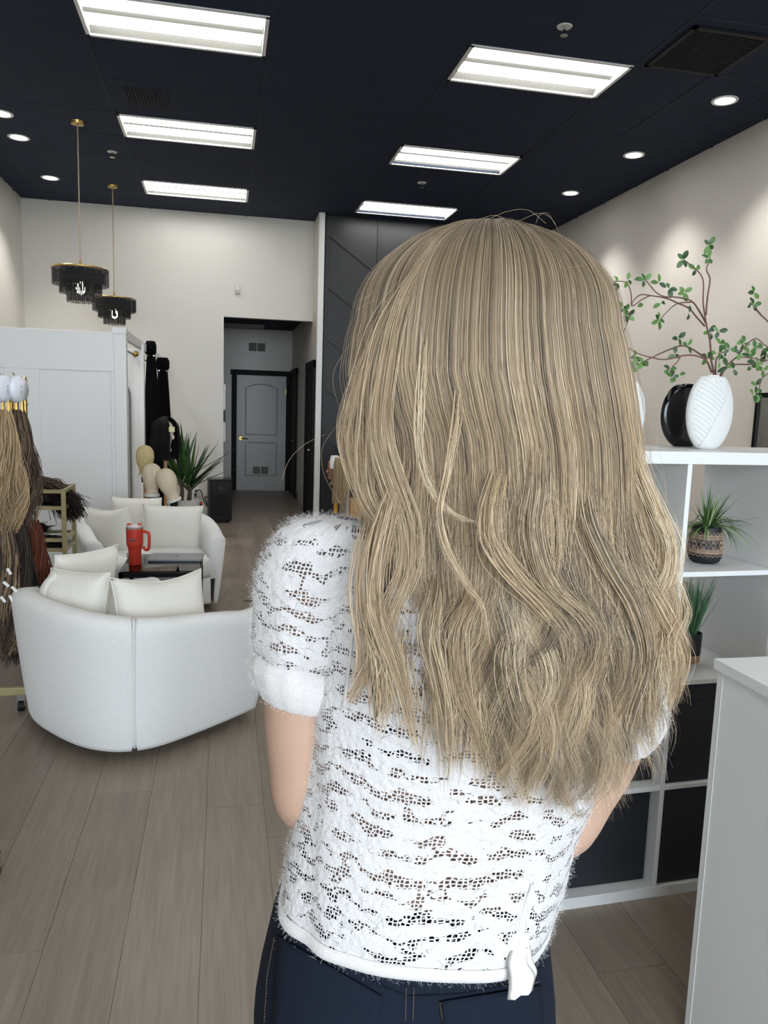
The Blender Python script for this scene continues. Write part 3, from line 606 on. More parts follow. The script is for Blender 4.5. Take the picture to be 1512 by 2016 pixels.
# black wig with a tag, on a pale head
hd = thing('mannequin_head', 'pale mannequin head under the black wig', 'mannequin head', (-.515, 7.25, 1.10)); obj('head', lathe(B(), head_prof(1.0), (-.515, 7.25, 1.10), 24, (.85, 1.0)), mat('pale_head', 'd9c8bb', .5), hd, smooth=True); obj('nose', sphere(B(), (-.445, 7.20, 1.235), .014, (1, 1, 1.6)), MATS['pale_head'], hd, smooth=True)
wig((-.515, 7.25, 1.30), .108, .27, ['0b0a0b', '131012', '080707'], 5, 'chin length black wig on the tall wooden stand', face=-.75, gap=.42, N=1700)
t = thing('price_tag', 'small cream paper tag on the front of the black wig', 'tag', (-.44, 7.13, 1.33)); obj('card', box(B(), (-.475, 7.125, 1.285), (-.425, 7.128, 1.33)), mat('cream_paper', 'd9d6a8', .7), t); obj('string', cyl(B(), (-.452, 7.128, 1.33), (-.46, 7.13, 1.36), .0012, n=5), CERAM, t)

# dracaena in a white pot
def blade(bm, base, d, L, w, droop, side=None, n=9, fold=.25):
    base = Vector(base); d = Vector(d).normalized(); p = base.copy(); rows = []; hor = Vector((d.x, d.y, 0)); hor = hor.normalized() if hor.length > 1e-4 else Vector((1, 0, 0)); s = Vector((-hor.y, hor.x, 0))
    for k in range(n + 1):
        q = k / n; wd = w * (.45 + .55 * math.sin(min(q * 2.4, 1) * PI / 2)) * (1 - q ** 2.2) + .0004
        up = s.cross(d).normalized(); rows.append((p - s * wd / 2 + up * wd * fold, p.copy(), p + s * wd / 2 + up * wd * fold)); p = p + d * (L / n); d = (d + Vector((0, 0, -droop / n))).normalized()
    vs = [[bm.verts.new(v) for v in r] for r in rows]
    for a, b_ in zip(vs, vs[1:]): bm.faces.new((a[0], a[1], b_[1], b_[0])); bm.faces.new((a[1], a[2], b_[2], b_[1]))
    return bm
dr = random.Random(3); DY = 9.3
c = at(362, 1000, DY); t = thing('potted_dracaena', 'spiky green dracaena in a white pot beside the black heater', 'plant', (c.x, DY, 0))
px0 = at(362, 985, DY); r0 = .185
obj('pot', lathe(B(), [(r0 * .82, .13), (r0 * .9, .15), (r0, .40), (r0 + .004, .415), (r0 - .012, .415), (r0 - .014, .39)], (px0.x, DY, 0), 32), CERAM, t, smooth=False)
obj('soil', lathe(B(), [(r0 - .016, .385), (.01, .388)], (px0.x, DY, 0), 24), mat('soil', '3a3029', .95, bump=(90, .6, .004)), t)
bm = lathe(B(), [(.19, .10), (.20, .105), (.20, .125), (.19, .13)], (px0.x, DY, 0), 32)
obj('plant_stand', bm, BLACK, t)
for k in range(4): a = k * PI / 2 + .4; obj('foot', cyl(B(), (px0.x + .16 * math.cos(a), DY + .16 * math.sin(a), 0), (px0.x + .16 * math.cos(a), DY + .16 * math.sin(a), .105), .012, n=8), BLACK, t)
TR = mat('trunk_brown', '5a4a3c', .85, var=(30, .2), bump=(50, .5, .004))
tops = []
for x, y, zt in ((px0.x - .03, DY, .66), (px0.x + .06, DY - .03, .60)): obj('trunk', tube(B(), [(x, y, .38), (x + .01, y, .5), (x, y, zt)], [.028, .024, .02], 10), TR, t, smooth=True); tops.append((x, y, zt))
for k in range(58):
    b0 = tops[k % 2]; a = dr.uniform(0, 2 * PI); el = dr.uniform(.55, 1.5); d = (math.cos(a) * math.cos(el), math.sin(a) * math.cos(el), math.sin(el)); L = dr.uniform(.5, .82)
    if d[0] < -.45: L *= .6
    obj('leaf', blade(B(), (b0[0], b0[1], b0[2] - dr.uniform(0, .10)), d, L, dr.uniform(.04, .056), dr.uniform(.12, .5)), dr.choice((LEAF3, LEAF3, LEAF)), t, smooth=True)
# heater
t = thing('tower_heater', 'black box heater on the floor by the hallway opening', 'heater', (-.045, 10.25, 0), R(6)); hx, hy, hh_ = .145, .15, .575
obj('body', box(B(), (-hx, -hy, .03), (hx, hy, hh_ - .02)), BLACK, t, local=True, bevel=.006); obj('top_plate', box(B(), (-hx - .008, -hy - .008, hh_ - .02), (hx + .008, hy + .008, hh_)), mat('black_gloss', '15171a', .2), t, local=True, bevel=.005)
obj('front_panel', box(B(), (-hx * .78, -hy - .012, .06), (hx * .86, -hy, hh_ - .05)), BLACK, t, local=True, bevel=.006); obj('round_vent', cyl(B(), (0, -hy - .02, .46), (0, -hy - .010, .46), .035, n=24), MATS['black_gloss'], t, local=True)
for k in range(12): obj('grille_bar', box(B(), (-hx * .6, -hy - .017, .10 + k * .024), (hx * .68, -hy - .011, .112 + k * .024)), BLACKT, t, local=True)
for x in (-.1, .1):
    for y in (-.1, .1): obj('foot', cyl(B(), (x, y, 0), (x, y, .03), .018, n=10), BLACK, t, local=True)
t = thing('wall_outlet', 'white wall outlet above the pot on the back wall', 'outlet', (-.36, 10.745, .33)); obj('plate', box(B(), (-.40, 10.738, .27), (-.325, 10.75, .39)), TRIMW, t, bevel=.004)
for z in (.30, .345): obj('socket', box(B(), (-.38, 10.733, z - .012), (-.345, 10.739, z + .016)), TRIMW, t, bevel=.003)
def cord(name, pts, r, m, label):
    t = thing(name, label, 'cord', pts[0]); obj('cable', tube(B(), catmull(pts, 5), r, 6), m, t, smooth=True); obj('plug', cbox(B(), pts[0], (.03, .03, .03)), m, t, bevel=.004); return t
cord('power_cord', [(-.36, 10.72, .345), (-.30, 10.66, .36), (-.25, 10.6, .22), (-.20, 10.5, .16), (-.235, 10.42, .3), (-.17, 10.4, .27)], .007, BLACK, 'black power cord looping from the outlet to the heater')
cord('adapter_cord', [(-.37, 10.72, .30), (-.33, 10.62, .12), (-.27, 10.5, .02), (-.21, 10.44, .012), (-.19, 10.42, .10)], .006, BLACK, 'second black cord lying on the floor beside the heater')
t = thing('red_switch', 'small red power switch block hanging on the cord', 'switch', (-.30, 10.55, .17)); obj('block', box(B(), (-.325, 10.53, .13), (-.275, 10.57, .22)), RED, t, bevel=.006); obj('button', box(B(), (-.31, 10.524, .15), (-.29, 10.531, .19)), BLACK, t)

# ------------------------------------------------------------------ rolling rack with hair extensions, at left
t = thing('rolling_rack', 'gold rolling rack holding hair extensions at the left edge', 'rack', (-1.45, 4.1, 0)); RY0, RY1 = 3.97, 4.60
for lo, hi in (((-2.1, RY0 - .014, .085), (-.95, RY0 + .014, .125)), ((-2.1, RY1 - .014, .085), (-.95, RY1 + .014, .125)), ((-.978, RY0, .085), (-.95, RY1 + .2, .125)), ((-2.1, RY0, .085), (-2.07, RY1, .125))): obj('base_bar', box(B(), lo, hi), GOLDP, t, bevel=.003)
for x, y in ((-1.085, 4.42), (-1.048, 4.49)):
    bm = cyl(B(), (x, y, .10), (x, y, 1.665), .0125, n=12)
    for z in (1.3, 1.42, 1.52, 1.60, 1.645): lathe(bm, [(.0125, -.006), (.0165, -.004), (.0165, .004), (.0125, .006)], (x, y, z), 12)
    obj('pole', bm, GOLD, t)
obj('pole', cyl(B(), (-2.05, 4.45, .10), (-2.05, 4.45, 1.665), .0125, n=12), GOLD, t)
for z in (1.60, .93): obj('rail', cyl(B(), (-2.06, 4.44, z), (-1.06, 4.44, z), .011, n=10), GOLD, t)
for x, y in ((-.985, RY0), (-2.05, RY0), (-2.05, RY1), (-.985, RY1 + .17)):
    w_ = obj('caster', cyl(B(), (x - .013, y, .03), (x + .013, y, .03), .03, n=20), BLACK, t); obj('fork', box(B(), (x - .019, y - .012, .025), (x + .019, y + .012, .085)), CHROME, w_)
def bundle(x, y, ztop, length, cols, seed, label, w0=.05, w1=.12, N=430, wave=.02, hang=True, gather=1.0):
    x += .035
    t = thing('hair_bundle', label, 'hair extension', (x, y, ztop), group='hair extensions on the rack')
    P = lock_paths(N, 18, (x, y, ztop), w0, length, w1, wave, seed, gather=gather); me = strand_tubes('hair', P, np.concatenate([np.linspace(.0016, .0022, 9), np.linspace(.0022, .0007, 9)]), toned(N, cols, seed)); obj('hair', me, HAIRA, t)
    bm = B(); 
    for k in range(3): box(bm, (x - .03 + k * .024, y - .014, ztop - .01), (x - .018 + k * .024, y + .014, ztop + .045))
    obj('clip', bm, GOLD, t, bevel=.002)
    if hang:
        obj('satin_hanger', lathe(B(), [(.005, -.035), (.055, -.03), (.066, 0), (.055, .03), (.005, .035)], (0, 0, 0), 20, M=Matrix.Translation((x, y, ztop + .095)) @ Matrix.Rotation(PI / 2, 4, 'Y') @ Matrix.Rotation(.3, 4, 'X')), mat('white_satin', 'dfe2ea', .3), t, smooth=True)
        obj('printed_mark', tube(B(), catmull([(x + .028 + .004 * math.sin(q * 1.3), y - .028 - .0385 * 0, ztop + .075 + q * .006) for q in range(7)], 3), .0008, 4), BLACK, t)
        obj('hook', tube(B(), [(x, y, ztop + .12), (x, y, ztop + .15), (x - .01, y - .015, ztop + .17)], .003, 6), GOLD, t)
LB = ['a08767', 'b09573', '8a7356', 'bda684', '6f5c46']; DB = ['55463b', '463931', '6a5748', '7d6a57', '332926']; RB = ['5b2f20', '6e3a26', '4a2519']; BK = ['15110f', '1e1815', '2a211c']
ZT = 1.50
for k, (x, y, L, cols, lab) in enumerate(((-.985, 3.92, .56, DB, 'dark brown hair extension bundle nearest the rack pole'), (-1.030, 3.86, .57, LB, 'light tan wavy hair bundle second from the rack pole'), (-1.085, 3.88, .56, LB[:3] + DB[:3], 'mixed brown hair bundle third from the rack pole'), (-1.13, 3.86, .60, LB, 'light brown wavy hair bundle at the frame edge, upper row'), (-1.18, 3.85, .58, LB, 'sandy brown hair bundle cut by the frame edge, upper row'))):
    bundle(x, y, ZT, L, cols, 20 + k, lab, w0=.032, w1=.088, N=950)
for k, (x, y, L, cols, lab) in enumerate(((-.955, 3.99, .50, RB, 'auburn hair extension bundle on the lower rail'), (-.995, 3.90, .70, DB[:2] + BK, 'long dark brown bundle with black tips on the lower rail'), (-1.05, 3.86, .62, DB + LB[:2], 'taped ash brown bundle on the lower rail'), (-1.10, 3.84, .66, DB, 'dark bundle at the frame edge on the lower rail'))):
    bundle(x, y, .965, L, cols, 40 + k, lab, w0=.035, w1=.085, N=850, hang=False)
TAPE = mat('white_tape', 'dcdcd8', .6)
t = thing('tape_tabs', 'white adhesive tape tabs stuck in the lower ash brown hair bundle', 'tape', (-1.0, 3.76, .8))
for px, py, an in ((18, 1125, .5), (28, 1160, .7), (6, 1180, .6), (22, 1178, .4), (12, 1150, .8)):
    p = at(px, py, 3.74); obj('tab', cbox(B(), (0, 0, 0), (.013, .0015, .032), Matrix.Translation(p) @ Matrix.Rotation(-an, 4, 'Y')), TAPE, t)
# second rack, only its front caster shows at the frame's left edge
t = thing('rolling_rack', 'second gold rolling rack, only its caster shows at the lower left frame edge', 'rack', (-1.2, 2.54, 0))
obj('base_bar', box(B(), (-1.9, 2.53, .085), (-.735, 2.56, .12)), GOLDP, t, bevel=.003); obj('base_bar', box(B(), (-.765, 2.3, .085), (-.735, 2.56, .12)), GOLDP, t, bevel=.003)
for x in (-1.82, -.97): obj('pole', cyl(B(), (x, 2.545, .1), (x, 2.545, 1.6), .012, n=10), GOLD, t)
obj('rail', cyl(B(), (-1.82, 2.545, 1.6), (-.97, 2.545, 1.6), .011, n=10), GOLD, t)
for x, y in ((-.728, 2.54), (-1.85, 2.54), (-.75, 2.32)): w_ = obj('caster', cyl(B(), (x - .013, y, .03), (x + .013, y, .03), .03, n=20), BLACK, t); obj('fork', box(B(), (x - .018, y - .012, .03), (x + .018, y + .012, .085)), CHROME, w_)

# gold tiered cart with hair pieces
t = thing('tiered_cart', 'gold metal shelf cart with glass shelves against the white booth', 'cart', (-1.35, 5.3, 0)); cx0, cx1, cy0, cy1 = -1.75, -.985, 5.12, 5.45
for x in (cx0, cx1):
    for y in (cy0, cy1): obj('post', box(B(), (x - .013, y - .013, .03), (x + .013, y + .013, .99)), GOLDP, t, bevel=.002)
for z in (.975, .87, .665, .60, .30):
    for y in (cy0, cy1): obj('rail', box(B(), (cx0, y - .009, z - .011), (cx1, y + .009, z + .011)), GOLDP, t)
    for x in (cx0, cx1): obj('rail', box(B(), (x - .009, cy0, z - .011), (x + .009, cy1, z + .011)), GOLDP, t)
for z in (.87, .60, .30): obj('glass_shelf', box(B(), (cx0 + .01, cy0 + .01, z + .012), (cx1 - .01, cy1 - .01, z + .018)), TGLASS, t)
for x in (cx0, cx1):
    for y in (cy0, cy1): obj('foot', cyl(B(), (x, y, 0), (x, y, .03), .014, n=10), BLACK, t)
def pile(c, sz, cols, seed, label, N=500, over=0.0):
    t = thing('hair_piece', label, 'hair extension', c); r = np.random.default_rng(seed); K = 12; tt = np.linspace(-1, 1, K); P = np.zeros((N, K, 3)); off = r.normal(0, 1, (N, 3)) * .38
    P[..., 0] = c[0] + sz[0] * (tt[None] * r.uniform(.6, 1.1, (N, 1)) + .25 * off[:, :1]); P[..., 1] = c[1] + sz[1] * (off[:, 1:2] + .35 * np.sin(tt[None] * 3 + off[:, :1] * 6))
    P[..., 2] = c[2] + sz[2] * np.clip(.5 + off[:, 2:3] * .5 + .25 * np.sin(tt[None] * 4 + off[:, 1:2] * 5), .02, 1.4) - over * np.clip(np.abs(tt) - .78, 0, 1)[None] * r.uniform(.3, 1.4, (N, 1))
    obj('hair', strand_tubes('hair', P, np.linspace(.003, .0018, K), toned(N, cols, seed)), HAIRA, t)
pile((-1.22, 5.27, .985), (.20, .10, .055), ['6a5a4c', '4b3d33', '2a211d', '55463a'], 61, 'brown hair piece heaped on top of the gold cart', over=.3)
pile((-1.20, 5.30, .89), (.26, .12, .075), BK, 62, 'black hair piece stuffed in the top tray of the cart', 700, over=.5)
pile((-1.30, 5.28, .69), (.17, .10, .05), BK, 63, 'black hair piece lying on the middle shelf of the cart')
pile((-1.26, 5.28, .62), (.22, .12, .035), BK + ['8b8377'], 64, 'streaked black hair weft under the middle shelf rail')
pile((-1.45, 5.16, .76), (.05, .06, .12), BK, 65, 'black hair piece hanging between the cart shelves', 300, over=.3)

# ------------------------------------------------------------------ things by the black wall, behind the person
t = thing('oak_side_cabinet', 'light oak cabinet by the black panelled wall', 'cabinet', (1.8, 8.4, 0))
obj('side_panel', box(B(), (1.30, 8.15, 0), (1.335, 8.65, 1.06)), mat('taupe_panel', '9a9086', .5), t, bevel=.003); obj('side_panel', box(B(), (2.25, 8.15, 0), (2.285, 8.65, 1.06)), MATS['taupe_panel'], t, bevel=.003)
obj('body', box(B(), (1.336, 8.17, .30), (2.249, 8.64, .575)), WOOD, t, bevel=.004)
for x in (1.345, 1.80): dr_ = obj('drawer', box(B(), (x, 8.152, .32), (x + .44, 8.17, .56)), WOOD, t, bevel=.004); obj('knob', sphere(B(), (x + .22, 8.14, .44), .014), BLACKM, dr_, smooth=True)
obj('upper_shelf', box(B(), (1.336, 8.2, .98), (2.249, 8.64, 1.005)), WOOD, t, bevel=.003); obj('back_board', box(B(), (1.336, 8.60, .575), (2.249, 8.62, .98)), WOOD, t); obj('plinth', box(B(), (1.336, 8.2, 0), (2.249, 8.64, .30)), BLACK, t)
t = thing('towel_tray', 'black tray on top of the oak cabinet drawers', 'tray', (1.62, 8.3, .576)); obj('tray_base', box(B(), (1.38, 8.19, .577), (1.86, 8.42, .587)), BLACK, t)
for lo, hi in (((1.38, 8.19), (1.39, 8.42)), ((1.85, 8.19), (1.86, 8.42)), ((1.38, 8.19), (1.86, 8.2)), ((1.38, 8.41), (1.86, 8.42))): obj('tray_side', box(B(), (*lo, .587), (*hi, .64)), BLACK, t)
for k in range(3):
    x = 1.46 + .13 * k; t = thing('rolled_towel', ['leftmost', 'middle', 'rightmost'][k] + ' rolled white towel standing in the black tray', 'towel', (x, 8.3, .588), group='rolled white towels')
    obj('roll', lathe(B(), [(.05, 0), (.056, .01), (.056, .13), (.05, .145)], (x, 8.3, .588), 20), mat('white_towel', 'd5d3ce', .95, bump=(200, .5, .002)), t, smooth=True); obj('fold', tube(B(), [(x + .012 * k2 * math.cos(k2), 8.3 + .012 * k2 * math.sin(k2), .735) for k2 in np.linspace(.3, 4, 20)], .004, 5), MATS['white_towel'], t)
FACE = mat('tan_mannequin', '8f6a50', .45); BAND = mat('white_band', 'e3e1de', .85, bump=(160, .4, .002))
def styled_head(c, face, cols, length, lab1, lab2, lab3, seed):
    t = thing('mannequin_head', lab1, 'mannequin head', c, face); obj('head', lathe(B(), head_prof(1.0), n=26, sc=(1.0, .86)), FACE, t, smooth=True, local=True)
    bm = sphere(B(), (.088, 0, .135), .013, (1.3, .8, 1.5)); sphere(bm, (.075, 0, .10), .013, (1, 1.6, .6)); sphere(bm, (.052, 0, .075), .03, (1.1, 1, .7)); obj('face_features', bm, FACE, t, smooth=True, local=True)
    cc = Vector(c) + Vector((0, 0, .19)); wig((cc.x, cc.y, cc.z), .092, length, cols, seed, lab2, face=face, gap=1.25, N=1100)
    b = thing('head_band', lab3, 'headband', cc, face); bm = B(); rings = []
    for k in range(26):
        a = -1.75 + 3.5 * k / 25; w = .030 + .018 * math.sin(abs(a) * 1.2); d = Vector((-math.sin(.0), 0, 0)); rr = .103
        # band runs over the crown from ear to ear, wider at the sides
        yy = rr * math.sin(a) * .92; zz = rr * math.cos(a) * 1.02 if abs(a) < PI / 2 else -(abs(a) - PI / 2) * .10
        rings.append([Vector((.02 - w, yy, zz)), Vector((.02 + w, yy, zz)), Vector((.02 + w, yy * .97, zz - .004)), Vector((.02 - w, yy * .97, zz - .004))])
    loft(bm, rings); bmesh.ops.recalc_face_normals(bm, faces=bm.faces); obj('band', bm, BAND, b, smooth=True, local=True); obj('band_seam', tube(B(), [(.02, -.0965, .0), (.02, -.0975, -.012), (.02, -.096, -.024)], .002, 4), BAND, b, local=True)
BL = ['a08a6a', '8f7a5c', 'b29c7a', '77654c']
styled_head((1.10, 7.55, .78), PI * .96, BL, .36, 'tan mannequin head in profile low beside the black wall', 'long blonde wig hanging on the lower mannequin head', 'white headband on the lower mannequin head', 71)
t = thing('clamp_stand', 'black and yellow clamp stand under the lower mannequin head', 'stand', (1.10, 7.55, 0)); obj('pole', cyl(B(), (1.10, 7.55, .05), (1.10, 7.55, .77), .014, n=10), BLACK, t); obj('yellow_sleeve', cyl(B(), (1.10, 7.55, .50), (1.10, 7.55, .62), .021, n=12), mat('amber_plastic', 'b98a1c', .35), t); obj('base', lathe(B(), [(.17, 0), (.17, .02), (.03, .05)], (1.10, 7.55, 0), 24), BLACK, t); obj('mount', cyl(B(), (1.10, 7.55, .72), (1.10, 7.55, .78), .035, n=12), BLACK, t)
styled_head((1.47, 8.33, 1.007), PI * 1.5, ['4a3a30', '5d4a3c'], .14, 'mannequin head on the shelf above the oak cabinet', 'short brown wig on the shelf mannequin head', 'white headband on the shelf mannequin head', 72)
t = thing('grey_stool', 'grey upholstered stool in front of the oak cabinet', 'stool', (1.5, 7.75, 0)); gs = mat('grey_fabric', '77797c', .9, bump=(300, .4, .002))
obj('seat', lathe(B(), [(.18, 0), (.21, .02), (.215, .06), (.2, .095), (.1, .10)], (1.5, 7.75, .20), 32), gs, t, smooth=True); obj('base', lathe(B(), [(.16, 0), (.16, .02), (.03, .05), (.03, .2)], (1.5, 7.75, 0), 24), BLACKM, t)

# ------------------------------------------------------------------ cube shelf, its boxes, plants and vases
SR = R(2.6); SO = Vector((1.389, 2.094, 0)); t = thing('cube_shelf', 'white cube shelf unit with open cubes above and black boxes below', 'shelf', (1.389, 2.094, 0), SR)
SD = .39; cols_x = [-.702, -.351, 0, .351, .702]
SH = mat('shelf_white', 'dddedd', .4, var=(3, .01))
def shl(name, lo, hi): obj(name, box(B(), lo, hi), SH, t, local=True, bevel=.0015)
shl('top_board', (-.74, 0, 1.426), (.74, SD, 1.464)); shl('bottom_board', (-.74, 0, 0), (.74, SD, .038)); shl('side_board', (-.74, .0005, .038), (-.702, SD, 1.426)); shl('side_board', (.702, .0005, .038), (.74, SD, 1.426))
for x in (-.351, 0, .351): shl('divider', (x - .008, .001, .038), (x + .008, SD, 1.426))
for z in (.373, .724, 1.075):
    for k in range(4): shl('shelf_board', (cols_x[k] + (.008 if k else .0), .001, z), (cols_x[k + 1] - (.008 if k < 3 else 0), SD, z + .016))
BOXF = mat('black_fabric_box', '1c1f26', .6, var=(8, .1), bump=(500, .3, .0008))
for r_, z in enumerate((.039, .390)):
    for k in range(4):
        x0, x1 = cols_x[k] + .012, cols_x[k + 1] - .012; y0 = .045 if k < 2 else .012
        b = thing('storage_box', ('lower' if r_ == 0 else 'upper') + ' row black storage box in column %s of the cube shelf' % ('one', 'two', 'three', 'four')[k], 'box', SO, SR, 'black storage boxes')
        b['label'] = {(0, 0): 'black storage box at the hidden lower left end of the cube shelf', (0, 1): 'recessed black storage box at the shelf bottom beside the person', (0, 2): 'black storage box at the shelf bottom beside the white counter', (0, 3): 'black storage box at the lower right behind the white counter', (1, 0): 'black storage box at the hidden upper left end of the box rows', (1, 1): 'upper black storage box with a handle slot beside the hair tips', (1, 2): 'upper black storage box beside the white counter', (1, 3): 'upper black storage box hidden behind the white counter'}[(r_, k)]
        hgt = .333 if not (r_ == 1 and k == 1) else .318
        bm = box(B(), (x0, y0, z), (x1, y0 + .012, z + hgt)); obj('front_panel', bm, BOXF, b, local=True, bevel=.004)
        bm = box(B(), (x0, y0 + .012, z), (x0 + .008, .37, z + hgt)); box(bm, (x1 - .008, y0 + .012, z), (x1, .37, z + hgt)); box(bm, (x0, .362, z), (x1, .37, z + hgt)); box(bm, (x0, y0 + .012, z), (x1, .37, z + .006)); obj('box_body', bm, BOXF, b, local=True)
        if k >= 2 and r_ == 1: obj('lid_edge', box(B(), (x0, y0 - .004, z + hgt - .055), (x1, y0 + .004, z + hgt)), BOXF, b, local=True, bevel=.003)
def SW(p): return Matrix.Translation(SO) @ Matrix.Rotation(SR, 4, 'Z') @ Vector(p)
def oval_vase(c, w, h, d, m, label, name, pat=True, rz=0.0):
    t = thing(name, label, 'vase', c, rz); K = 22; n = 40; rings = []
    for k in range(K + 1):
        s = k / K; z = h * s; e = math.sqrt(max(1 - ((s - .52) / .56) ** 2, .02)); rings.append([Vector((w / 2 * e * math.cos(2 * PI * q / n), d / 2 * (.45 + .55 * e) * math.sin(2 * PI * q / n), z)) for q in range(n)])
    bm = B(); loft(bm, rings); obj('vase_body', bm, m, t, smooth=True, local=True)
    def onsurf(x, z):
        s = z / h; e = math.sqrt(max(1 - ((s - .52) / .56) ** 2, .02)); xx = max(min(x / (w / 2 * e), .985), -.985); return Vector((x, -d / 2 * (.45 + .55 * e) * math.sqrt(1 - xx * xx) - .0004, z))
    obj('rim', lathe(B(), [(.018, -.002), (.022, 0), (.022, .004), (.017, .005), (.015, -.004)], (0, 0, h), 20, (1, .6)), m, t, local=True)
    def xm(z): e = math.sqrt(max(1 - ((z / h - .52) / .56) ** 2, .02)); return w / 2 * e
    bm = B(); mid = lambda z: (-.02 + .10 * (z / h) ** 1.1 - .018) * (w / .155)  # the leaf midrib
    tube(bm, [onsurf(mid(z), z) for z in np.linspace(.01, h * .82, 12)], .0017, 5)
    if pat:
        for k in range(16):
            za = h * (.10 + .052 * k); pts = []
            for q in np.linspace(0, 1, 9):
                z = za + q * h * .26; x = mid(min(za, h * .8)) - q ** 1.3 * (w * .55)
                if z > h * .965 or abs(x) > xm(z) * .95: break
                pts.append(onsurf(x, z))
            if len(pts) > 2: tube(bm, pts, .0013, 5)
    obj('leaf_relief', bm, m, t, smooth=True, local=True); return t
va = at(1391, 878, 2.27); v1 = oval_vase((va.x, va.y, 1.4645), .172, .236, .066, CERAM, 'white oval leaf relief vase holding green branches on the shelf top', 'leaf_vase', rz=SR)
v2x = at(1213, 870, 2.36); v2 = oval_vase((v2x.x, 2.32, 1.4645), .150, .210, .06, CERAM, 'white oval vase mostly hidden behind the hair on the shelf top', 'leaf_vase', rz=SR)
vb = at(1345, 873, 2.43); oval_vase((vb.x, 2.43, 1.4645), .195, .212, .045, CERB, 'glossy black oval vase standing behind the white leaf vase', 'black_vase', pat=False, rz=SR)
# branches: traced stems given real depth round the vase
def leafmesh(k, m):
    bm = B(); L = 1.0; n = 6; rows = []
    for i in range(n + 1):
        q = i / n; w = .30 * math.sin(PI * min(q * .97 + .02, 1)) ** .62 * (1 + .15 * (q - .5)); z = .10 * math.sin(q * PI) * (1 if k % 2 else .4) - .06 * q * q * k
        rows.append([Vector((-w, q, z + w * .22)), Vector((0, q, z)), Vector((w, q, z + w * .22))])
    vs = [[bm.verts.new(v) for v in r] for r in rows]
    for a, b_ in zip(vs, vs[1:]): bm.faces.new((a[0], a[1], b_[1], b_[0])); bm.faces.new((a[1], a[2], b_[2], b_[1]))
    me = bpy.data.meshes.new('leaf'); bm.to_mesh(me); bm.free(); me.shade_smooth(); me.materials.append(m); return me
LM = [leafmesh(k, m) for k in (0, 1, 2) for m in (mat('twig_leaf', '42682f', .45, var=(6, .2)), mat('twig_leaf_dark', '294926', .45, var=(6, .2)), mat('twig_leaf_light', '5c833f', .45, var=(6, .2)))]
lr = random.Random(5)
def crop(cx, cy, dy=0.0, Y=2.30): return at(1180 + cx / 4.2, 440 + cy / 4.2, Y + dy)
def stem(t, pts, dy0, dy1, r0=.0032, r1=.0014):
    n = len(pts); P = [crop(x, y, dy0 + (dy1 - dy0) * i / (n - 1)) for i, (x, y) in enumerate(pts)]; Q = catmull(P, 4)
    obj('stem', tube(B(), Q, list(np.linspace(r0, r1, len(Q))), 6), BARK, t, smooth=True)
def cluster(t, cx, cy, n, dy=0.0, size=.0245):
    c = crop(cx, cy, dy)
    a0 = lr.uniform(0, 2 * PI)
    for k in range(n):
        me = LM[lr.randrange(9)]; o = bpy.data.objects.new('leaf', me); COL.objects.link(o); o.parent = t
        a = a0 + k * 2 * PI / max(n, 2) * .9 + lr.uniform(-.4, .4); d = Vector((math.cos(a), lr.uniform(-.5, .5), math.sin(a))).normalized(); s = size * lr.uniform(.8, 1.2)
        up = Vector((lr.uniform(-.5, .5), -1, lr.uniform(-.4, .6))); x = d.cross(up).normalized(); z = x.cross(d)
        M = Matrix((x, d, z)).transposed().to_4x4(); M = Matrix.Translation(c + d * .002) @ M @ Matrix.Diagonal((s, s, s, 1)); o.matrix_local = WM[t.name].inverted() @ M
tb = thing('leafy_branches', 'green leafed artificial branches standing in the white leaf vase', 'plant', v1.location)
stem(tb, [(945, 1300), (945, 1225), (925, 1130), (915, 980), (890, 860), (872, 760), (858, 640), (860, 480), (820, 400), (750, 340), (700, 300)], 0, -.05, .004, .0015)
stem(tb, [(880, 760), (895, 600), (915, 460), (885, 380), (912, 300), (915, 190)], -.01, .04)
stem(tb, [(885, 830), (830, 730), (760, 640), (640, 610), (540, 605), (470, 570), (410, 500), (370, 460)], 0, -.08)
stem(tb, [(872, 850), (800, 770), (740, 700), (640, 655), (560, 620), (420, 595), (340, 590), (280, 640), (268, 690)], 0, .05)
stem(tb, [(760, 650), (640, 665), (540, 750), (510, 790)], -.01, -.06, .002); stem(tb, [(420, 595), (350, 630), (270, 680), (265, 600), (245, 520), (200, 480), (120, 480)], .03, .0, .002)
stem(tb, [(930, 1230), (880, 1130), (780, 1090), (680, 1095), (540, 1125), (420, 1105), (320, 1075), (220, 1020)], 0, -.10); stem(tb, [(890, 1120), (760, 1035), (680, 1010), (560, 1050), (440, 1105), (330, 1160), (250, 1200)], 0, .05)
stem(tb, [(670, 1100), (640, 1150), (600, 1190), (600, 1240)], -.04, -.06, .002); stem(tb, [(960, 1260), (965, 1130), (1000, 1080), (1030, 1060)], 0, -.03)
stem(tb, [(1000, 1270), (1060, 1170), (1140, 1100), (1200, 1020), (1290, 950), (1360, 1000), (1420, 1040)], 0, -.09); stem(tb, [(1000, 1250), (1060, 1190), (1130, 1165), (1240, 1165), (1330, 1150), (1420, 1120)], 0, .05)
stem(tb, [(1140, 1100), (1240, 1110), (1400, 1130), (1560, 1100)], -.03, .04, .002); stem(tb, [(1420, 1200), (1394, 1240), (1340, 1290), (1320, 1380)], 0, -.03, .002); stem(tb, [(1560, 1100), (1480, 1150), (1420, 1200)], .04, 0, .002)
stem(tb, [(1290, 700), (1340, 760), (1394, 810), (1470, 900), (1540, 1020), (1560, 1100)], -.02, .04, .003)
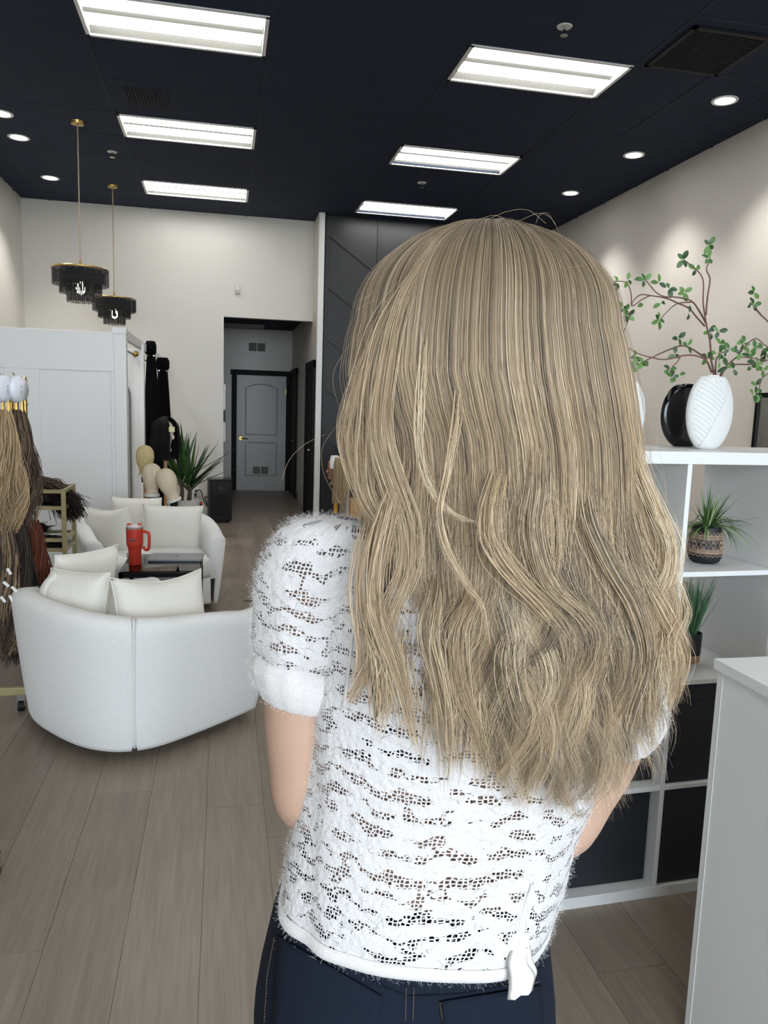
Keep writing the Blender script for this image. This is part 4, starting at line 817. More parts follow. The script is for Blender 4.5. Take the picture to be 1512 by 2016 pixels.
for a in ((905, 180, 4), (900, 290, 4), (690, 300, 4), (795, 375, 3), (370, 470, 4), (235, 470, 3), (100, 520, 4), (150, 490, 2), (490, 490, 3), (575, 540, 3), (700, 570, 4), (510, 660, 2), (740, 740, 2), (310, 690, 1), (490, 800, 5), (650, 950, 3), (730, 1010, 3), (625, 1080, 3), (900, 900, 3), (985, 890, 3), (1000, 1000, 4), (1075, 1040, 3), (1030, 1100, 3), (890, 1110, 4), (925, 1075, 2), (990, 1140, 2), (1050, 1180, 3), (1110, 1205, 2), (1130, 1000, 2), (1190, 990, 3), (1170, 1080, 3), (1240, 1070, 4), (1285, 1030, 3), (1350, 1040, 3), (1300, 1150, 4), (1250, 1185, 2), (1380, 1100, 4), (1350, 1210, 3), (1290, 1340, 3), (1310, 1410, 4), (1270, 1420, 2), (300, 1100, 4), (360, 1150, 3), (410, 1140, 1), (260, 1200, 3), (585, 1200, 3), (600, 1270, 4), (660, 1255, 2), (1280, 570, 3), (1275, 670, 4), (1220, 690, 1), (1440, 1080, 4), (1500, 1060, 4), (1470, 1180, 4), (1560, 1080, 4)): cluster(tb, *a, dy=lr.uniform(-.05, .05))
tb2 = thing('leafy_branches', 'green leafed branch rising beside the hair from the hidden white vase', 'plant', v2.location)
stem(tb2, [(130, 1290), (140, 1150), (165, 1020), (188, 930), (240, 800), (262, 720)], .02, .0, .0035); stem(tb2, [(188, 930), (180, 840), (140, 760)], .01, -.03, .002)
for a in ((190, 700, 4), (230, 760, 4), (150, 690, 3), (215, 720, 3)): cluster(tb2, *a, dy=lr.uniform(-.03, .03))
# patterned pot with spider plant
def pot_prof(s): return [(r * s, z * s) for r, z in ((.036, 0), (.046, .006), (.0535, .022), (.056, .045), (.054, .075), (.049, .10), (.0445, .116), (.0435, .122))]
PB = onz(1386, 1106, 1.092); t = thing('spider_plant', 'spider plant in a black pot with tan geometric line pattern, on the upper shelf', 'plant', (PB.x, PB.y, 1.0915))
obj('pot', lathe(B(), pot_prof(1.0), n=36), mat('matte_black_pot', '17161a', .6), t, smooth=True, local=True)
pr = pot_prof(1.0); PR = lambda z: float(np.interp(z, [q[1] for q in pr], [q[0] for q in pr])) + .0006
bm = B(); NZ = 22
def pl_(pts): tube(bm, [Vector((PR(z) * math.cos(a), PR(z) * math.sin(a), z)) for a, z in pts], .0009, 4)
for z0_, z1_ in ((.098, .106), (.032, .026)):
    pl_([(2 * PI * k / (2 * NZ), z0_ if k % 2 else z1_) for k in range(2 * NZ + 1)])
for z in (.0365, .0395, .0425, .046, .0495, .082, .0855, .089, .093, .096): pl_([(2 * PI * k / 48, z) for k in range(49)])
for sg in (0, 1): pl_([(2 * PI * k / 22, (.052 if (k + sg) % 2 else .078)) for k in range(23)])
for k in range(60):
    a = 2 * PI * k / 60; ph = (a / (2 * PI) * 11) % 1; dd = abs(ph - .5) * 2
    if dd > .45: pl_([(a, .0785), (a, .0785 - .012 * (dd))]); pl_([(a, .051), (a, .051 + .012 * dd)])
for k in range(11): a = 2 * PI * (k + .5) / 11; pl_([(a, .034), (a, .05)]); pl_([(a, .08), (a, .097)])
obj('line_pattern', bm, mat('tan_line', 'c2a68e', .7), t, local=True)
obj('soil', lathe(B(), [(.041, .112), (.004, .114)], n=20), MATS['soil'], t, local=True)
sp = random.Random(9); SPM = mat('spider_leaf', '5d7b45', .45, var=(5, .3)); SPM2 = mat('spider_leaf_pale', '8ba070', .5, var=(5, .2))
for k in range(95):
    a = sp.uniform(0, 2 * PI); el = sp.uniform(.25, 1.45); d = (math.cos(a) * math.cos(el), math.sin(a) * math.cos(el) * .8, math.sin(el)); L = sp.uniform(.08, .15) if el > .9 else sp.uniform(.11, .19)
    lim = .085 if d[0] < -.2 else 1
    if d[0] < -.1: L = min(L, .085)
    obj('leaf', blade(B(), (.012 * d[0], .012 * d[1], .115), d, L, sp.uniform(.006, .010), (sp.uniform(1.4, 3.2) if el < .9 else sp.uniform(.1, .9)), n=10), sp.choice((SPM, SPM, LEAF, SPM2)), t, smooth=True, local=True)
for d, L, dr_ in (((.75, -.2, .22), .19, .1), ((.8, -.1, .05), .17, -.05)): obj('leaf', blade(B(), (.01, 0, .118), d, L, .003, dr_), LEAF, t, smooth=True, local=True)
GB = onz(1352, 1300, .7405); t = thing('potted_grass', 'upright grass plant in a black pot with a tan base, on the middle shelf', 'plant', (GB.x + .004, GB.y, .7405))
obj('pot', lathe(B(), [(.037, .026), (.0385, .03), (.039, .10), (.0355, .10), (.035, .09)], n=32), mat('black_stoneware', '131316', .45), t, local=True); obj('pot_base', lathe(B(), [(.034, 0), (.037, .004), (.0375, .026)], n=32), mat('tan_clay', 'a58363', .7), t, local=True); obj('soil', lathe(B(), [(.035, .088), (.004, .09)], n=20), MATS['soil'], t, local=True)
GRM = mat('grass_blade', '4c7350', .45, var=(5, .3))
for k in range(85):
    a = sp.uniform(0, 2 * PI); el = sp.uniform(1.05, 1.55); d = (math.cos(a) * math.cos(el) * .8, math.sin(a) * math.cos(el), math.sin(el)); obj('leaf', blade(B(), (.02 * math.cos(a) * sp.random(), .02 * math.sin(a), .088), d, sp.uniform(.16, .235), sp.uniform(.004, .007), sp.uniform(0, .35), n=6), GRM, t, smooth=True, local=True)
# tall mirror by the right wall
t = thing('floor_mirror', 'tall black framed mirror against the right wall behind the shelf', 'mirror', (4.3, 5.3, 0)); y0, y1, zt = 4.75, 5.66, 1.78
obj('mirror_glass', box(B(), (4.31, y0 + .03, .04), (4.322, y1 - .03, zt - .03)), mat('grey_mirror', 'b9bab6', .35, metal=1), t)
for lo, hi in (((4.295, y0, .0), (4.34, y0 + .04, zt)), ((4.295, y1 - .04, 0), (4.34, y1, zt)), ((4.295, y0 + .04, zt - .04), (4.34, y1 - .04, zt)), ((4.295, y0 + .04, 0), (4.34, y1 - .04, .04))): obj('frame_bar', box(B(), lo, hi), BLACKM, t, bevel=.003)
# white counter at right
CX, CY, CH = 1.149, 1.571, 1.0
t = thing('white_counter', 'white reception counter at the right edge of the frame', 'counter', (1.5, 1.0, 0)); CW = mat('counter_white', 'e6e8e6', .45, var=(3, .01))
obj('countertop', box(B(), (CX, -.15, CH - .026), (2.1, CY, CH)), CW, t, bevel=.0015); obj('end_panel', box(B(), (CX + .008, CY - .024, 0), (2.09, CY - .006, CH - .028)), CW, t, bevel=.001)
obj('side_panel', box(B(), (CX + .010, -.14, 0), (CX + .028, CY - .0265, CH - .030)), CW, t, bevel=.001); obj('inner_panel', box(B(), (2.07, -.14, 0), (2.09, CY - .026, CH - .028)), CW, t)
obj('edge_strip', box(B(), (CX + .0075, CY - .0262, 0), (CX + .0105, CY - .0238, CH - .034)), CERAM, t)
# ------------------------------------------------------------------ the person, seen from behind
person = thing('person', 'person seen from behind with long wavy blonde hair, white lace blouse and dark jeans', 'person', (.215, .79, 0))
TH = R(-8); CT, ST = math.cos(TH), math.sin(TH)
XCZ = [(0, .20), (.86, .210), (1.0, .214), (1.05, .226), (1.12, .238), (1.16, .248), (1.3, .262), (1.42, .264), (1.6, .272), (1.8, .272)]
def xc(z): return float(np.interp(z, [q[0] for q in XCZ], [q[1] for q in XCZ]))
def TB(x, y, z, roll=.10): return Vector((xc(z) + x * CT - y * ST, .785 + x * ST + y * CT, z - roll * x))
def ring(hw, hd, z, n=48, pw=2.3, roll=.10, f=None):
    out = []
    for k in range(n):
        a = 2 * PI * k / n; c, s = math.cos(a), math.sin(a); x = hw * abs(c) ** (2 / pw) * (1 if c > 0 else -1); y = hd * abs(s) ** (2 / pw) * (1 if s > 0 else -1)
        k_ = f(a, z) if f else 1; out.append(TB(x * k_, y * k_, z, roll))
    return out
def body():
    bm = B()
    rows = [(.80, .150, .105), (.86, .163, .115), (.95, .156, .105), (1.05, .130, .086), (1.15, .136, .088), (1.25, .150, .095), (1.33, .160, .096), (1.38, .160, .086), (1.41, .125, .072), (1.435, .085, .062), (1.46, .056, .055), (1.50, .048, .052), (1.58, .050, .055)]
    loft(bm, [ring(a, b_, z, 40) for z, a, b_ in rows])
    hc = TB(0, .0, 1.63)
    sphere(bm, hc, .1, (.74, .92, 1.12), 32, 22); sphere(bm, hc + Vector((.0, .035, -.055)), .062, (.88, 1.0, 1.1), 24, 16)   # skull and jaw
    sphere(bm, hc + Vector((0, .098, -.028)), .011, (1, 1.2, 1.5)); sphere(bm, hc + Vector((0, .088, -.062)), .012, (1.7, .8, .5)); sphere(bm, hc + Vector((0, .082, -.09)), .02, (1, .8, .8)); sphere(bm, hc + Vector((0, .088, .01)), .02, (2.2, .5, .4))
    for s in (-1, 1): sphere(bm, hc + Vector((s * .075, .0, -.02)), .016, (.45, 1, 1.7)); sphere(bm, hc + Vector((s * .03, .075, -.045)), .02)
    arms = (([(.115, .79, 1.385), (.092, .80, 1.33), (.087, .80, 1.25), (.090, .802, 1.18), (.094, .805, 1.135), (.112, .86, 1.12), (.150, .93, 1.125), (.185, .985, 1.135)], [.046, .047, .044, .041, .038, .036, .031, .023], Vector((.35, .85, .05))),
            ([(.405, .762, 1.335), (.428, .758, 1.28), (.425, .762, 1.20), (.405, .770, 1.14), (.383, .780, 1.088), (.365, .84, 1.082), (.335, .92, 1.095), (.305, .975, 1.11)], [.046, .047, .044, .041, .038, .036, .031, .023], Vector((-.4, .85, .1))))
    for pts, rs, hd in arms:
        Q = catmull(pts, 4); tube(bm, Q, list(np.interp(np.linspace(0, 1, len(Q)), np.linspace(0, 1, len(rs)), rs)), 20)
        w = Vector(pts[-1]); hd = hd.normalized(); side = hd.cross(Vector((0, 0, 1))).normalized(); up = side.cross(hd); sg = 1 if pts[0][0] < .2 else -1
        loft(bm, [[w + hd * l + side * wd * math.cos(2 * PI * q / 14) + up * .014 * math.sin(2 * PI * q / 14) for q in range(14)] for l, wd in ((-.01, .022), (.02, .03), (.05, .038), (.085, .038))])
        for q, (o, L) in enumerate(((-.029, .062), (-.010, .072), (.009, .068), (.027, .052))):
            b0 = w + hd * .078 + side * o; tube(bm, [b0, b0 + hd * L * .5 - up * .004, b0 + hd * L * .8 - up * .018, b0 + hd * L * .82 - up * .036], [.0095, .0088, .0080, .0068], 8)
        b0 = w + hd * .03 + side * .03 * sg; tube(bm, [b0, b0 + side * .02 * sg + hd * .02, b0 + side * .028 * sg + hd * .048, b0 + side * .022 * sg + hd * .066 - up * .006], [.012, .011, .0095, .0075], 8)
    return bm
bd = obj('body', body(), SKIN, person, smooth=True)
rm = bd.modifiers.new('remesh', 'REMESH'); rm.mode = 'VOXEL'; rm.voxel_size = .0052; rm.use_smooth_shade = True
sm = bd.modifiers.new('smooth', 'SMOOTH'); sm.factor = .6; sm.iterations = 8
hc = TB(0, 0, 1.63); EYEM = mat('eye_white', 'e8e6e2', .2)
for s in (-1, 1): e = obj('eye', sphere(B(), hc + Vector((s * .031, .079, .0)), .0125), EYEM, person, smooth=True); obj('iris', sphere(B(), hc + Vector((s * .031, .0895, .0)), .0055, (1, .5, 1)), mat('iris', '4b5a5e', .2), e, smooth=True)
# black bra under the lace
BRA = mat('black_undergarment', '0d0e12', .6, bump=(300, .3, .0005))
def braring(z, k, n=48): return ring(.150 * k, .095 * k, z, n)
bm = B(); loft(bm, [ring(np.interp(z, [1.05, 1.15, 1.25, 1.33], [.130, .136, .150, .160]) + e, np.interp(z, [1.05, 1.15, 1.25, 1.33], [.086, .088, .095, .096]) + e, z, 48) for z, e in ((1.205, .0005), (1.207, .0045), (1.235, .005), (1.238, .0005))], cap=False)
bra = obj('bra', bm, BRA, person, smooth=True)
for s in (-1, 1):
    pts = [TB(s * x, y, z) for x, y, z in ((.085, -.094, 1.23), (.100, -.104, 1.30), (.104, -.106, 1.36), (.100, -.085, 1.405), (.098, -.03, 1.42), (.098, .03, 1.41), (.095, .09, 1.36))]
    Q = catmull(pts, 5); rings = []
    for i, p in enumerate(Q): p = Vector(p); sx = TB(.0085, 0, 1.3) - TB(0, 0, 1.3); nn = Vector((0, -.0015, .0008)); rings.append([p - sx, p - sx + nn, p + sx + nn, p + sx])
    bm = B(); loft(bm, rings); obj('strap', bm, BRA, bra)

# jeans
DENIM = mat('dark_denim', '101826', .85, var=(900, .35), bump=(1400, .6, .0005), spec=.2)
nt = DENIM.node_tree
JR = [(.70, .150, .118, 0), (.78, .166, .126, 0), (.84, .174, .128, 0), (.88, .1745, .127, 0), (.92, .170, .122, 0), (.96, .163, .115, 0), (1.0, .156, .108, 0), (1.04, .145, .100, 0), (1.055, .142, .098, 0)]
def jhw(z): return float(np.interp(z, [r_[0] for r_ in JR], [r_[1] for r_ in JR])), float(np.interp(z, [r_[0] for r_ in JR], [r_[2] for r_ in JR]))
def jseat(a, z):   # two gentle seat curves
    return 1 + (.035 * math.cos(2 * (a + PI / 2)) * 0) - (.03 * max(0, 1 - abs(a - 1.5 * PI) / .30) * max(0, min(1, (.95 - z) / .08)))
def jring(z, e=0.0, n=72): hw, hd = jhw(z); return ring(hw + e, hd + e, z, n, 2.25, .10, jseat)
bm = B(); loft(bm, [jring(z) for z in np.linspace(.70, 1.055, 22)])
for s in (-1, 1):
    loft(bm, [[TB(s * x, y, z, 0) + Vector((r_ * math.cos(2 * PI * k / 32), r2 * math.sin(2 * PI * k / 32), 0)) for k in range(32)] for z, x, y, r_, r2 in ((.80, .082, 0, .082, .112), (.70, .085, .0, .084, .105), (.58, .088, .01, .078, .09), (.46, .09, .015, .068, .075), (.34, .09, .01, .066, .07), (.2, .09, .0, .064, .068), (.07, .09, -.005, .066, .07))])
jeans = obj('jeans', bm, DENIM, person, smooth=True)
def jhit(px, py, e=.0022):
    """the point of the jeans surface on a line of sight, with its angle"""
    r_ = ray(px, py); t_ = .3
    while t_ < 1.4:
        p = EYE + r_ * t_; zz = p.z + .0
        for _ in range(2):
            lx = (p.x - xc(zz)) * CT + (p.y - .785) * ST; zz = p.z + .10 * lx
        ly = -(p.x - xc(zz)) * ST + (p.y - .785) * CT; hw, hd = jhw(zz); a = math.atan2(ly / hd, lx / hw) % (2 * PI); k_ = jseat(a, zz)
        if (abs(lx) / ((hw + e) * k_)) ** 2.25 + (abs(ly) / ((hd + e) * k_)) ** 2.25 < 1: return p
        t_ += .0006
    return p
def jline(pts, m=8, e=.0022):
    Q = []
    for (a, b_), (c, d) in zip(pts, pts[1:]):
        for q in range(m): Q.append(jhit(a + (c - a) * q / m, b_ + (d - b_) * q / m, e))
    Q.append(jhit(*pts[-1], e)); return Q
STI = mat('tan_stitching', '6f5d48', .8)
def stitched(parent, pts): 
    Q = jline(pts, 14, .0030); bm = B()
    for a, b_ in zip(Q[::1], Q[1::1]): tube(bm, [a, a.lerp(b_, .7)], .00042, 4)
    return obj('stitching', bm, STI, parent)
def patch(name, quad, parent, e=.0032, n=12):
    """cloth patch lying on the seat, quad = four image-frame corners (tl, tr, br, bl) followed onto the surface"""
    g = [[None] * (n + 1) for _ in range(n + 1)]
    for i in range(n + 1):
        for j in range(n + 1):
            u, v = i / n, j / n; x = (quad[0][0] * (1 - u) + quad[1][0] * u) * (1 - v) + (quad[3][0] * (1 - u) + quad[2][0] * u) * v; y = (quad[0][1] * (1 - u) + quad[1][1] * u) * (1 - v) + (quad[3][1] * (1 - u) + quad[2][1] * u) * v
            g[i][j] = jhit(x, y, e)
    bm = B(); vs = [[bm.verts.new(p) for p in r_] for r_ in g]
    for i in range(n):
        for j in range(n): bm.faces.new((vs[i][j], vs[i + 1][j], vs[i + 1][j + 1], vs[i][j + 1]))
    o = obj(name, bm, DENIM, parent, smooth=True); s = o.modifiers.new('thick', 'SOLIDIFY'); s.thickness = .0018; s.offset = 0; return o
lp = patch('back_pocket', ((545, 1842), (752, 1962), (716, 2150), (528, 2130)), jeans); stitched(lp, [(538, 1850), (620, 1898), (700, 1938), (750, 1963)]); stitched(lp, [(540, 1868), (620, 1916), (695, 1957), (742, 1980)]); stitched(lp, [(540, 1845), (526, 1920), (520, 2014)]); stitched(lp, [(745, 1966), (738, 1990), (728, 2014)])
rp = patch('back_pocket', ((868, 1972), (1066, 1940), (1072, 2120), (884, 2150)), jeans); stitched(rp, [(866, 1976), (940, 1972), (1010, 1958), (1062, 1932)]); stitched(rp, [(868, 1995), (945, 1990), (1015, 1977), (1066, 1950)]); stitched(rp, [(866, 1976), (872, 2014)])
for a in ((800, 1945), (815, 1945)): stitched(jeans, [(a[0], a[1]), (a[0] - 2, 2010)])
obj('yoke_seam', tube(B(), jline([(548, 1835), (650, 1888), (760, 1945), (805, 1962)], 8, .001), .0010, 5), DENIM, jeans); obj('yoke_seam', tube(B(), jline([(805, 1962), (900, 1958), (1000, 1940), (1064, 1905)], 8, .001), .0010, 5), DENIM, jeans)
for s in (-1, 1):   # shoes, below the frame
    c = TB(s * .09, .03, 0, 0); bm = B(); loft(bm, [[Vector((c.x + w * math.cos(2 * PI * k / 20), c.y + y + l * math.sin(2 * PI * k / 20), z)) for k in range(20)] for z, w, l, y in ((.0, .042, .125, .03), (.02, .046, .13, .03), (.05, .042, .115, .015), (.085, .036, .06, -.03), (.10, .036, .05, -.035))])
    sh = obj('shoe', bm, mat('white_shoe', 'd9d7d2', .5), person, smooth=True); obj('sole', lathe(B(), [(.047, .0005), (.049, .012), (.046, .02)], (c.x, c.y + .03, 0), 24, (1, 2.75)), BLACK, sh)

# lace blouse: opaque flower bands with rows of open net between them
def lace_mat():
    m = bpy.data.materials.new('white_lace_knit'); m.use_nodes = True; nt = m.node_tree; N = nt.nodes; L = nt.links; p = N['Principled BSDF']
    def node(t_, **k):
        n_ = N.new(t_)
        for a, b_ in k.items(): setattr(n_, a, b_)
        return n_
    def mth(op, a, b_=None, c=None, clamp=False):
        n_ = node('ShaderNodeMath', operation=op, use_clamp=clamp)
        for i, v in enumerate((a, b_, c)):
            if v is None: continue
            if isinstance(v, (int, float)): n_.inputs[i].default_value = v
            else: L.new(v, n_.inputs[i])
        return n_.outputs[0]
    uv = node('ShaderNodeUVMap', uv_map='UVMap'); sx = node('ShaderNodeSeparateXYZ'); L.new(uv.outputs[0], sx.inputs[0]); u, v = sx.outputs[0], sx.outputs[1]
    def noi(scale, detail=2, vec=None, mul=None):
        n_ = node('ShaderNodeTexNoise'); n_.inputs['Scale'].default_value = scale; n_.inputs['Detail'].default_value = detail
        if mul: 
            mp = node('ShaderNodeMapping'); mp.inputs['Scale'].default_value = mul; L.new(uv.outputs[0], mp.inputs[0]); L.new(mp.outputs[0], n_.inputs['Vector'])
        else: L.new(vec or uv.outputs[0], n_.inputs['Vector'])
        return n_.outputs[0]
    def vor(scale, feat='F1', rnd=1.0, mul=None):
        n_ = node('ShaderNodeTexVoronoi', feature=feat); n_.inputs['Scale'].default_value = scale; n_.inputs['Randomness'].default_value = rnd
        if mul: mp = node('ShaderNodeMapping'); mp.inputs['Scale'].default_value = mul; L.new(uv.outputs[0], mp.inputs[0]); L.new(mp.outputs[0], n_.inputs['Vector'])
        else: L.new(uv.outputs[0], n_.inputs['Vector'])
        return n_.outputs['Distance']
    wob = mth('MULTIPLY', mth('SUBTRACT', noi(14, 2, mul=(1.0, .35, 1)), .5), .030); wav = mth('MULTIPLY', mth('SINE', mth('MULTIPLY', u, 150)), .0028)
    vv = mth('ADD', mth('ADD', v, wob), wav); fr = mth('FRACT', mth('DIVIDE', vv, .0200))
    tri = mth('SUBTRACT', 1.0, mth('MULTIPLY', mth('ABSOLUTE', mth('SUBTRACT', fr, .5)), 2))            # 1 in the middle of a gap row
    patchn = mth('SUBTRACT', noi(34, 1.5, mul=(1.0, 1.7, 1)), .5); petal = vor(115)
    g = mth('ADD', mth('ADD', tri, mth('MULTIPLY', patchn, 3.6)), mth('MULTIPLY', mth('SUBTRACT', petal, .45), .75)); gap = mth('GREATER_THAN', g, .77)
    net = vor(262, 'DISTANCE_TO_EDGE', .45); hole = mth('GREATER_THAN', net, .165); a1 = mth('MULTIPLY', gap, hole)
    pet2 = vor(105, 'DISTANCE_TO_EDGE', 1.0); nick = mth('MULTIPLY', mth('LESS_THAN', pet2, .022), mth('GREATER_THAN', noi(60, 1), .58)); clear = mth('MAXIMUM', a1, mth('MULTIPLY', nick, .35))
    tr = node('ShaderNodeBsdfTransparent'); mx = node('ShaderNodeMixShader'); L.new(clear, mx.inputs[0]); L.new(p.outputs[0], mx.inputs[1]); L.new(tr.outputs[0], mx.inputs[2]); L.new(mx.outputs[0], N['Material Output'].inputs[0])
    p.inputs['Base Color'].default_value = (*lin('dcd8d7'), 1); p.inputs['Roughness'].default_value = .95; p.inputs['Specular IOR Level'].default_value = .15; p.inputs['Sheen Weight'].default_value = .3
    hgt = mth('ADD', mth('MULTIPLY', mth('MINIMUM', petal, .6), -1.6), mth('MULTIPLY', noi(700, 3), 1.1)); hgt = mth('SUBTRACT', hgt, mth('MULTIPLY', gap, .9))
    bp = node('ShaderNodeBump'); bp.inputs['Strength'].default_value = .8; bp.inputs['Distance'].default_value = .0018; L.new(hgt, bp.inputs['Height']); L.new(bp.outputs[0], p.inputs['Normal'])
    return m
LACE = lace_mat(); HEM = mat('white_knit_band', 'dad5d3', .95, bump=(700, .7, .0015), spec=.15, sheen=.3)
def loft_uv(rings, uvs):
    bm = B(); ly = bm.loops.layers.uv.new('UVMap'); vs = [[bm.verts.new(p) for p in r_] for r_ in rings]; n = len(vs[0])
    for i in range(len(vs) - 1):
        for j in range(n - 1 if True else n):
            f = bm.faces.new((vs[i][j], vs[i][j + 1], vs[i + 1][j + 1], vs[i + 1][j]))
            for lp_, q in zip(f.loops, (uvs[i][j], uvs[i][j + 1], uvs[i + 1][j + 1], uvs[i + 1][j])): lp_[ly].uv = q
    return bm
BLR = [(1.012, .150, .116), (1.025, .154, .119), (1.06, .157, .116), (1.12, .158, .110), (1.19, .165, .110), (1.25, .172, .112), (1.31, .176, .112), (1.36, .174, .106), (1.395, .150, .094), (1.42, .115, .080), (1.44, .085, .070)]
def bl(z): zz = [q[0] for q in BLR]; return float(np.interp(z, zz, [q[1] for q in BLR])), float(np.interp(z, zz, [q[2] for q in BLR]))
def bfold(a, z):
    s = (z - 1.0) / .4; q = .012 * math.sin(7 * a + 2.2 + 3 * s) * (1 - s) + .010 * math.sin(4 * a - 5 * s + .6) + .012 * noise.noise(Vector((math.cos(a) * 2.5, math.sin(a) * 2.5, z * 9)))
    q += .020 * math.exp(-((a - 4.05 + .5 * s) / .12) ** 2) * (1 - s) - .018 * math.exp(-((a - 3.82 + .5 * s) / .10) ** 2) * (1 - s); return 1 + q
zs = list(np.linspace(1.012, 1.44, 46)); NB = 121; rings = []; uvs = []
for z in zs:
    hw, hd = bl(z); rg = ring(hw, hd, z, NB - 1, 2.35, .10, bfold); rings.append(rg + [rg[0]]); uvs.append([((2 * PI * k / (NB - 1)) * .150, z + .004 * math.sin(6 * 2 * PI * k / (NB - 1))) for k in range(NB)])
blouse = obj('blouse', loft_uv(rings, uvs), LACE, person, smooth=True)
def sleeve(rows, seed, tw):
    NS = 61; rings = []; uvs = []
    rows = [tuple(v) for v in catmull(rows, 5)]
    for i, (x, y, z, r_, ry) in enumerate(rows):
        rg = []
        s = i / (len(rows) - 1)
        for k in range(NS):
            a = 2 * PI * k / (NS - 1); q = 1 + .035 * math.sin(8 * a + seed) * max(0, s - .35) + .03 * noise.noise(Vector((math.cos(a) * 2, math.sin(a) * 2 + seed, z * 14)))
            rg.append(Vector((x + r_ * q * math.cos(a), y + ry * q * math.sin(a), z - tw * r_ * math.cos(a))))
        rings.append(rg); uvs.append([(2 * PI * k / (NS - 1) * .056 + seed, z * 1.02 + .35 * (r_ if z > 1.36 else .06) + seed) for k in range(NS)])
    return obj('sleeve', loft_uv(rings, uvs), LACE, blouse, smooth=True)
def knitband(name, rows, parent, n=48, tw=.0):
    bm = B(); prof = []
    loft(bm, [[Vector((x + r_ * math.cos(2 * PI * k / n) * (1 + .02 * math.sin(15 * 2 * PI * k / n)), y + ry * math.sin(2 * PI * k / n) * (1 + .02 * math.sin(15 * 2 * PI * k / n)), z - tw * r_ * math.cos(2 * PI * k / n))) for k in range(n)] for x, y, z, r_, ry in rows], cap=False)
    return obj(name, bm, HEM, parent, smooth=True)
sleeve([(.128, .79, 1.452, .012, .012), (.118, .79, 1.447, .042, .040), (.108, .795, 1.425, .057, .056), (.098, .798, 1.385, .064, .062), (.093, .80, 1.35, .0615, .062), (.090, .80, 1.315, .060, .060), (.0885, .80, 1.298, .053, .054)], .3, .10)
knitband('cuff', [(.0885, .80, 1.300, .052, .054), (.0885, .80, 1.296, .058, .059), (.0885, .80, 1.280, .0595, .060), (.088, .80, 1.264, .053, .055), (.088, .80, 1.254, .048, .050), (.088, .80, 1.252, .045, .047)], blouse, tw=.14)
sleeve([(.395, .768, 1.405, .012, .012), (.405, .765, 1.398, .042, .040), (.414, .762, 1.375, .056, .056), (.422, .760, 1.335, .063, .062), (.426, .758, 1.295, .061, .062), (.428, .758, 1.262, .059, .060), (.430, .757, 1.245, .053, .054)], 1.7, -.10)
knitband('cuff', [(.430, .757, 1.248, .052, .054), (.431, .757, 1.243, .0575, .059), (.432, .757, 1.228, .058, .060), (.431, .758, 1.212, .053, .055), (.430, .758, 1.202, .048, .050), (.430, .758, 1.200, .045, .047)], blouse, tw=-.10)
def hemband():
    rings = []
    for z, e in ((1.018, .0005), (1.016, .003), (1.010, .0042), (1.005, .003), (1.004, .0005)):
        hw, hd = bl(max(z, 1.012)); rings.append(ring(hw + e, hd + e, z, 120, 2.35, .10, bfold))
    bm = B(); loft(bm, rings, cap=False); return obj('hem', bm, HEM, blouse, smooth=True)
hemband(); 
rg = ring(.085, .070, 1.44, 60); obj('neckline', tube(B(), rg + [rg[0]], .004, 6), HEM, blouse, smooth=True)
# seams over the shoulder blade and the knotted tie at lower right
sm_ = [TB(x, -bl(z)[1] * (1 - (abs(x) / bl(z)[0]) ** 2.35) ** (1 / 2.35) - .002, z) for x, z in ((-.118, 1.40), (-.124, 1.37), (-.128, 1.33), (-.130, 1.29), (-.130, 1.26))]
obj('armhole_seam', tube(B(), catmull(sm_, 5), .0016, 6), HEM, blouse, smooth=True)
TIE = mat('white_tie', 'efeee9', .7, bump=(120, .3, .001))
def ribbon(pts, w0, w1, th=.0025):
    Q = catmull(pts, 6); rings = []; n = len(Q)
    for i, p in enumerate(Q):
        w = w0 + (w1 - w0) * i / (n - 1); a = .5 * math.sin(i / n * 5); d = Vector((math.cos(a), -.3 * math.sin(a), .1)); nn = Vector((0, -1, 0)) * th; p = Vector(p)
        rings.append([p - d * w, p - d * w * .5 + nn * 1.6, p + nn * .6, p + d * w * .5 + nn * 1.8, p + d * w, p - nn])
    bm = B(); loft(bm, rings); bmesh.ops.recalc_face_normals(bm, faces=bm.faces); return bm
k0 = at(1020, 1862, .668); tie = obj('tie', sphere(B(), k0 + Vector((0, .004, 0)), .014, (1.0, .7, 1.1)), TIE, blouse, smooth=True)
obj('tie_tail', ribbon([k0 + Vector((0, -.004, 0)), at(1018, 1895, .660), at(1028, 1925, .658), at(1024, 1958, .657)], .009, .017), TIE, tie, smooth=True)
obj('tie_tail', ribbon([k0 + Vector((.006, -.002, 0)), at(1036, 1890, .664), at(1042, 1915, .662), at(1038, 1938, .662)], .006, .010), TIE, tie, smooth=True)
obj('gather_fold', ribbon([at(1048, 1740, .672), at(1030, 1800, .670), at(1022, 1860, .668)], .002, .007, .002), HEM, tie, smooth=True)

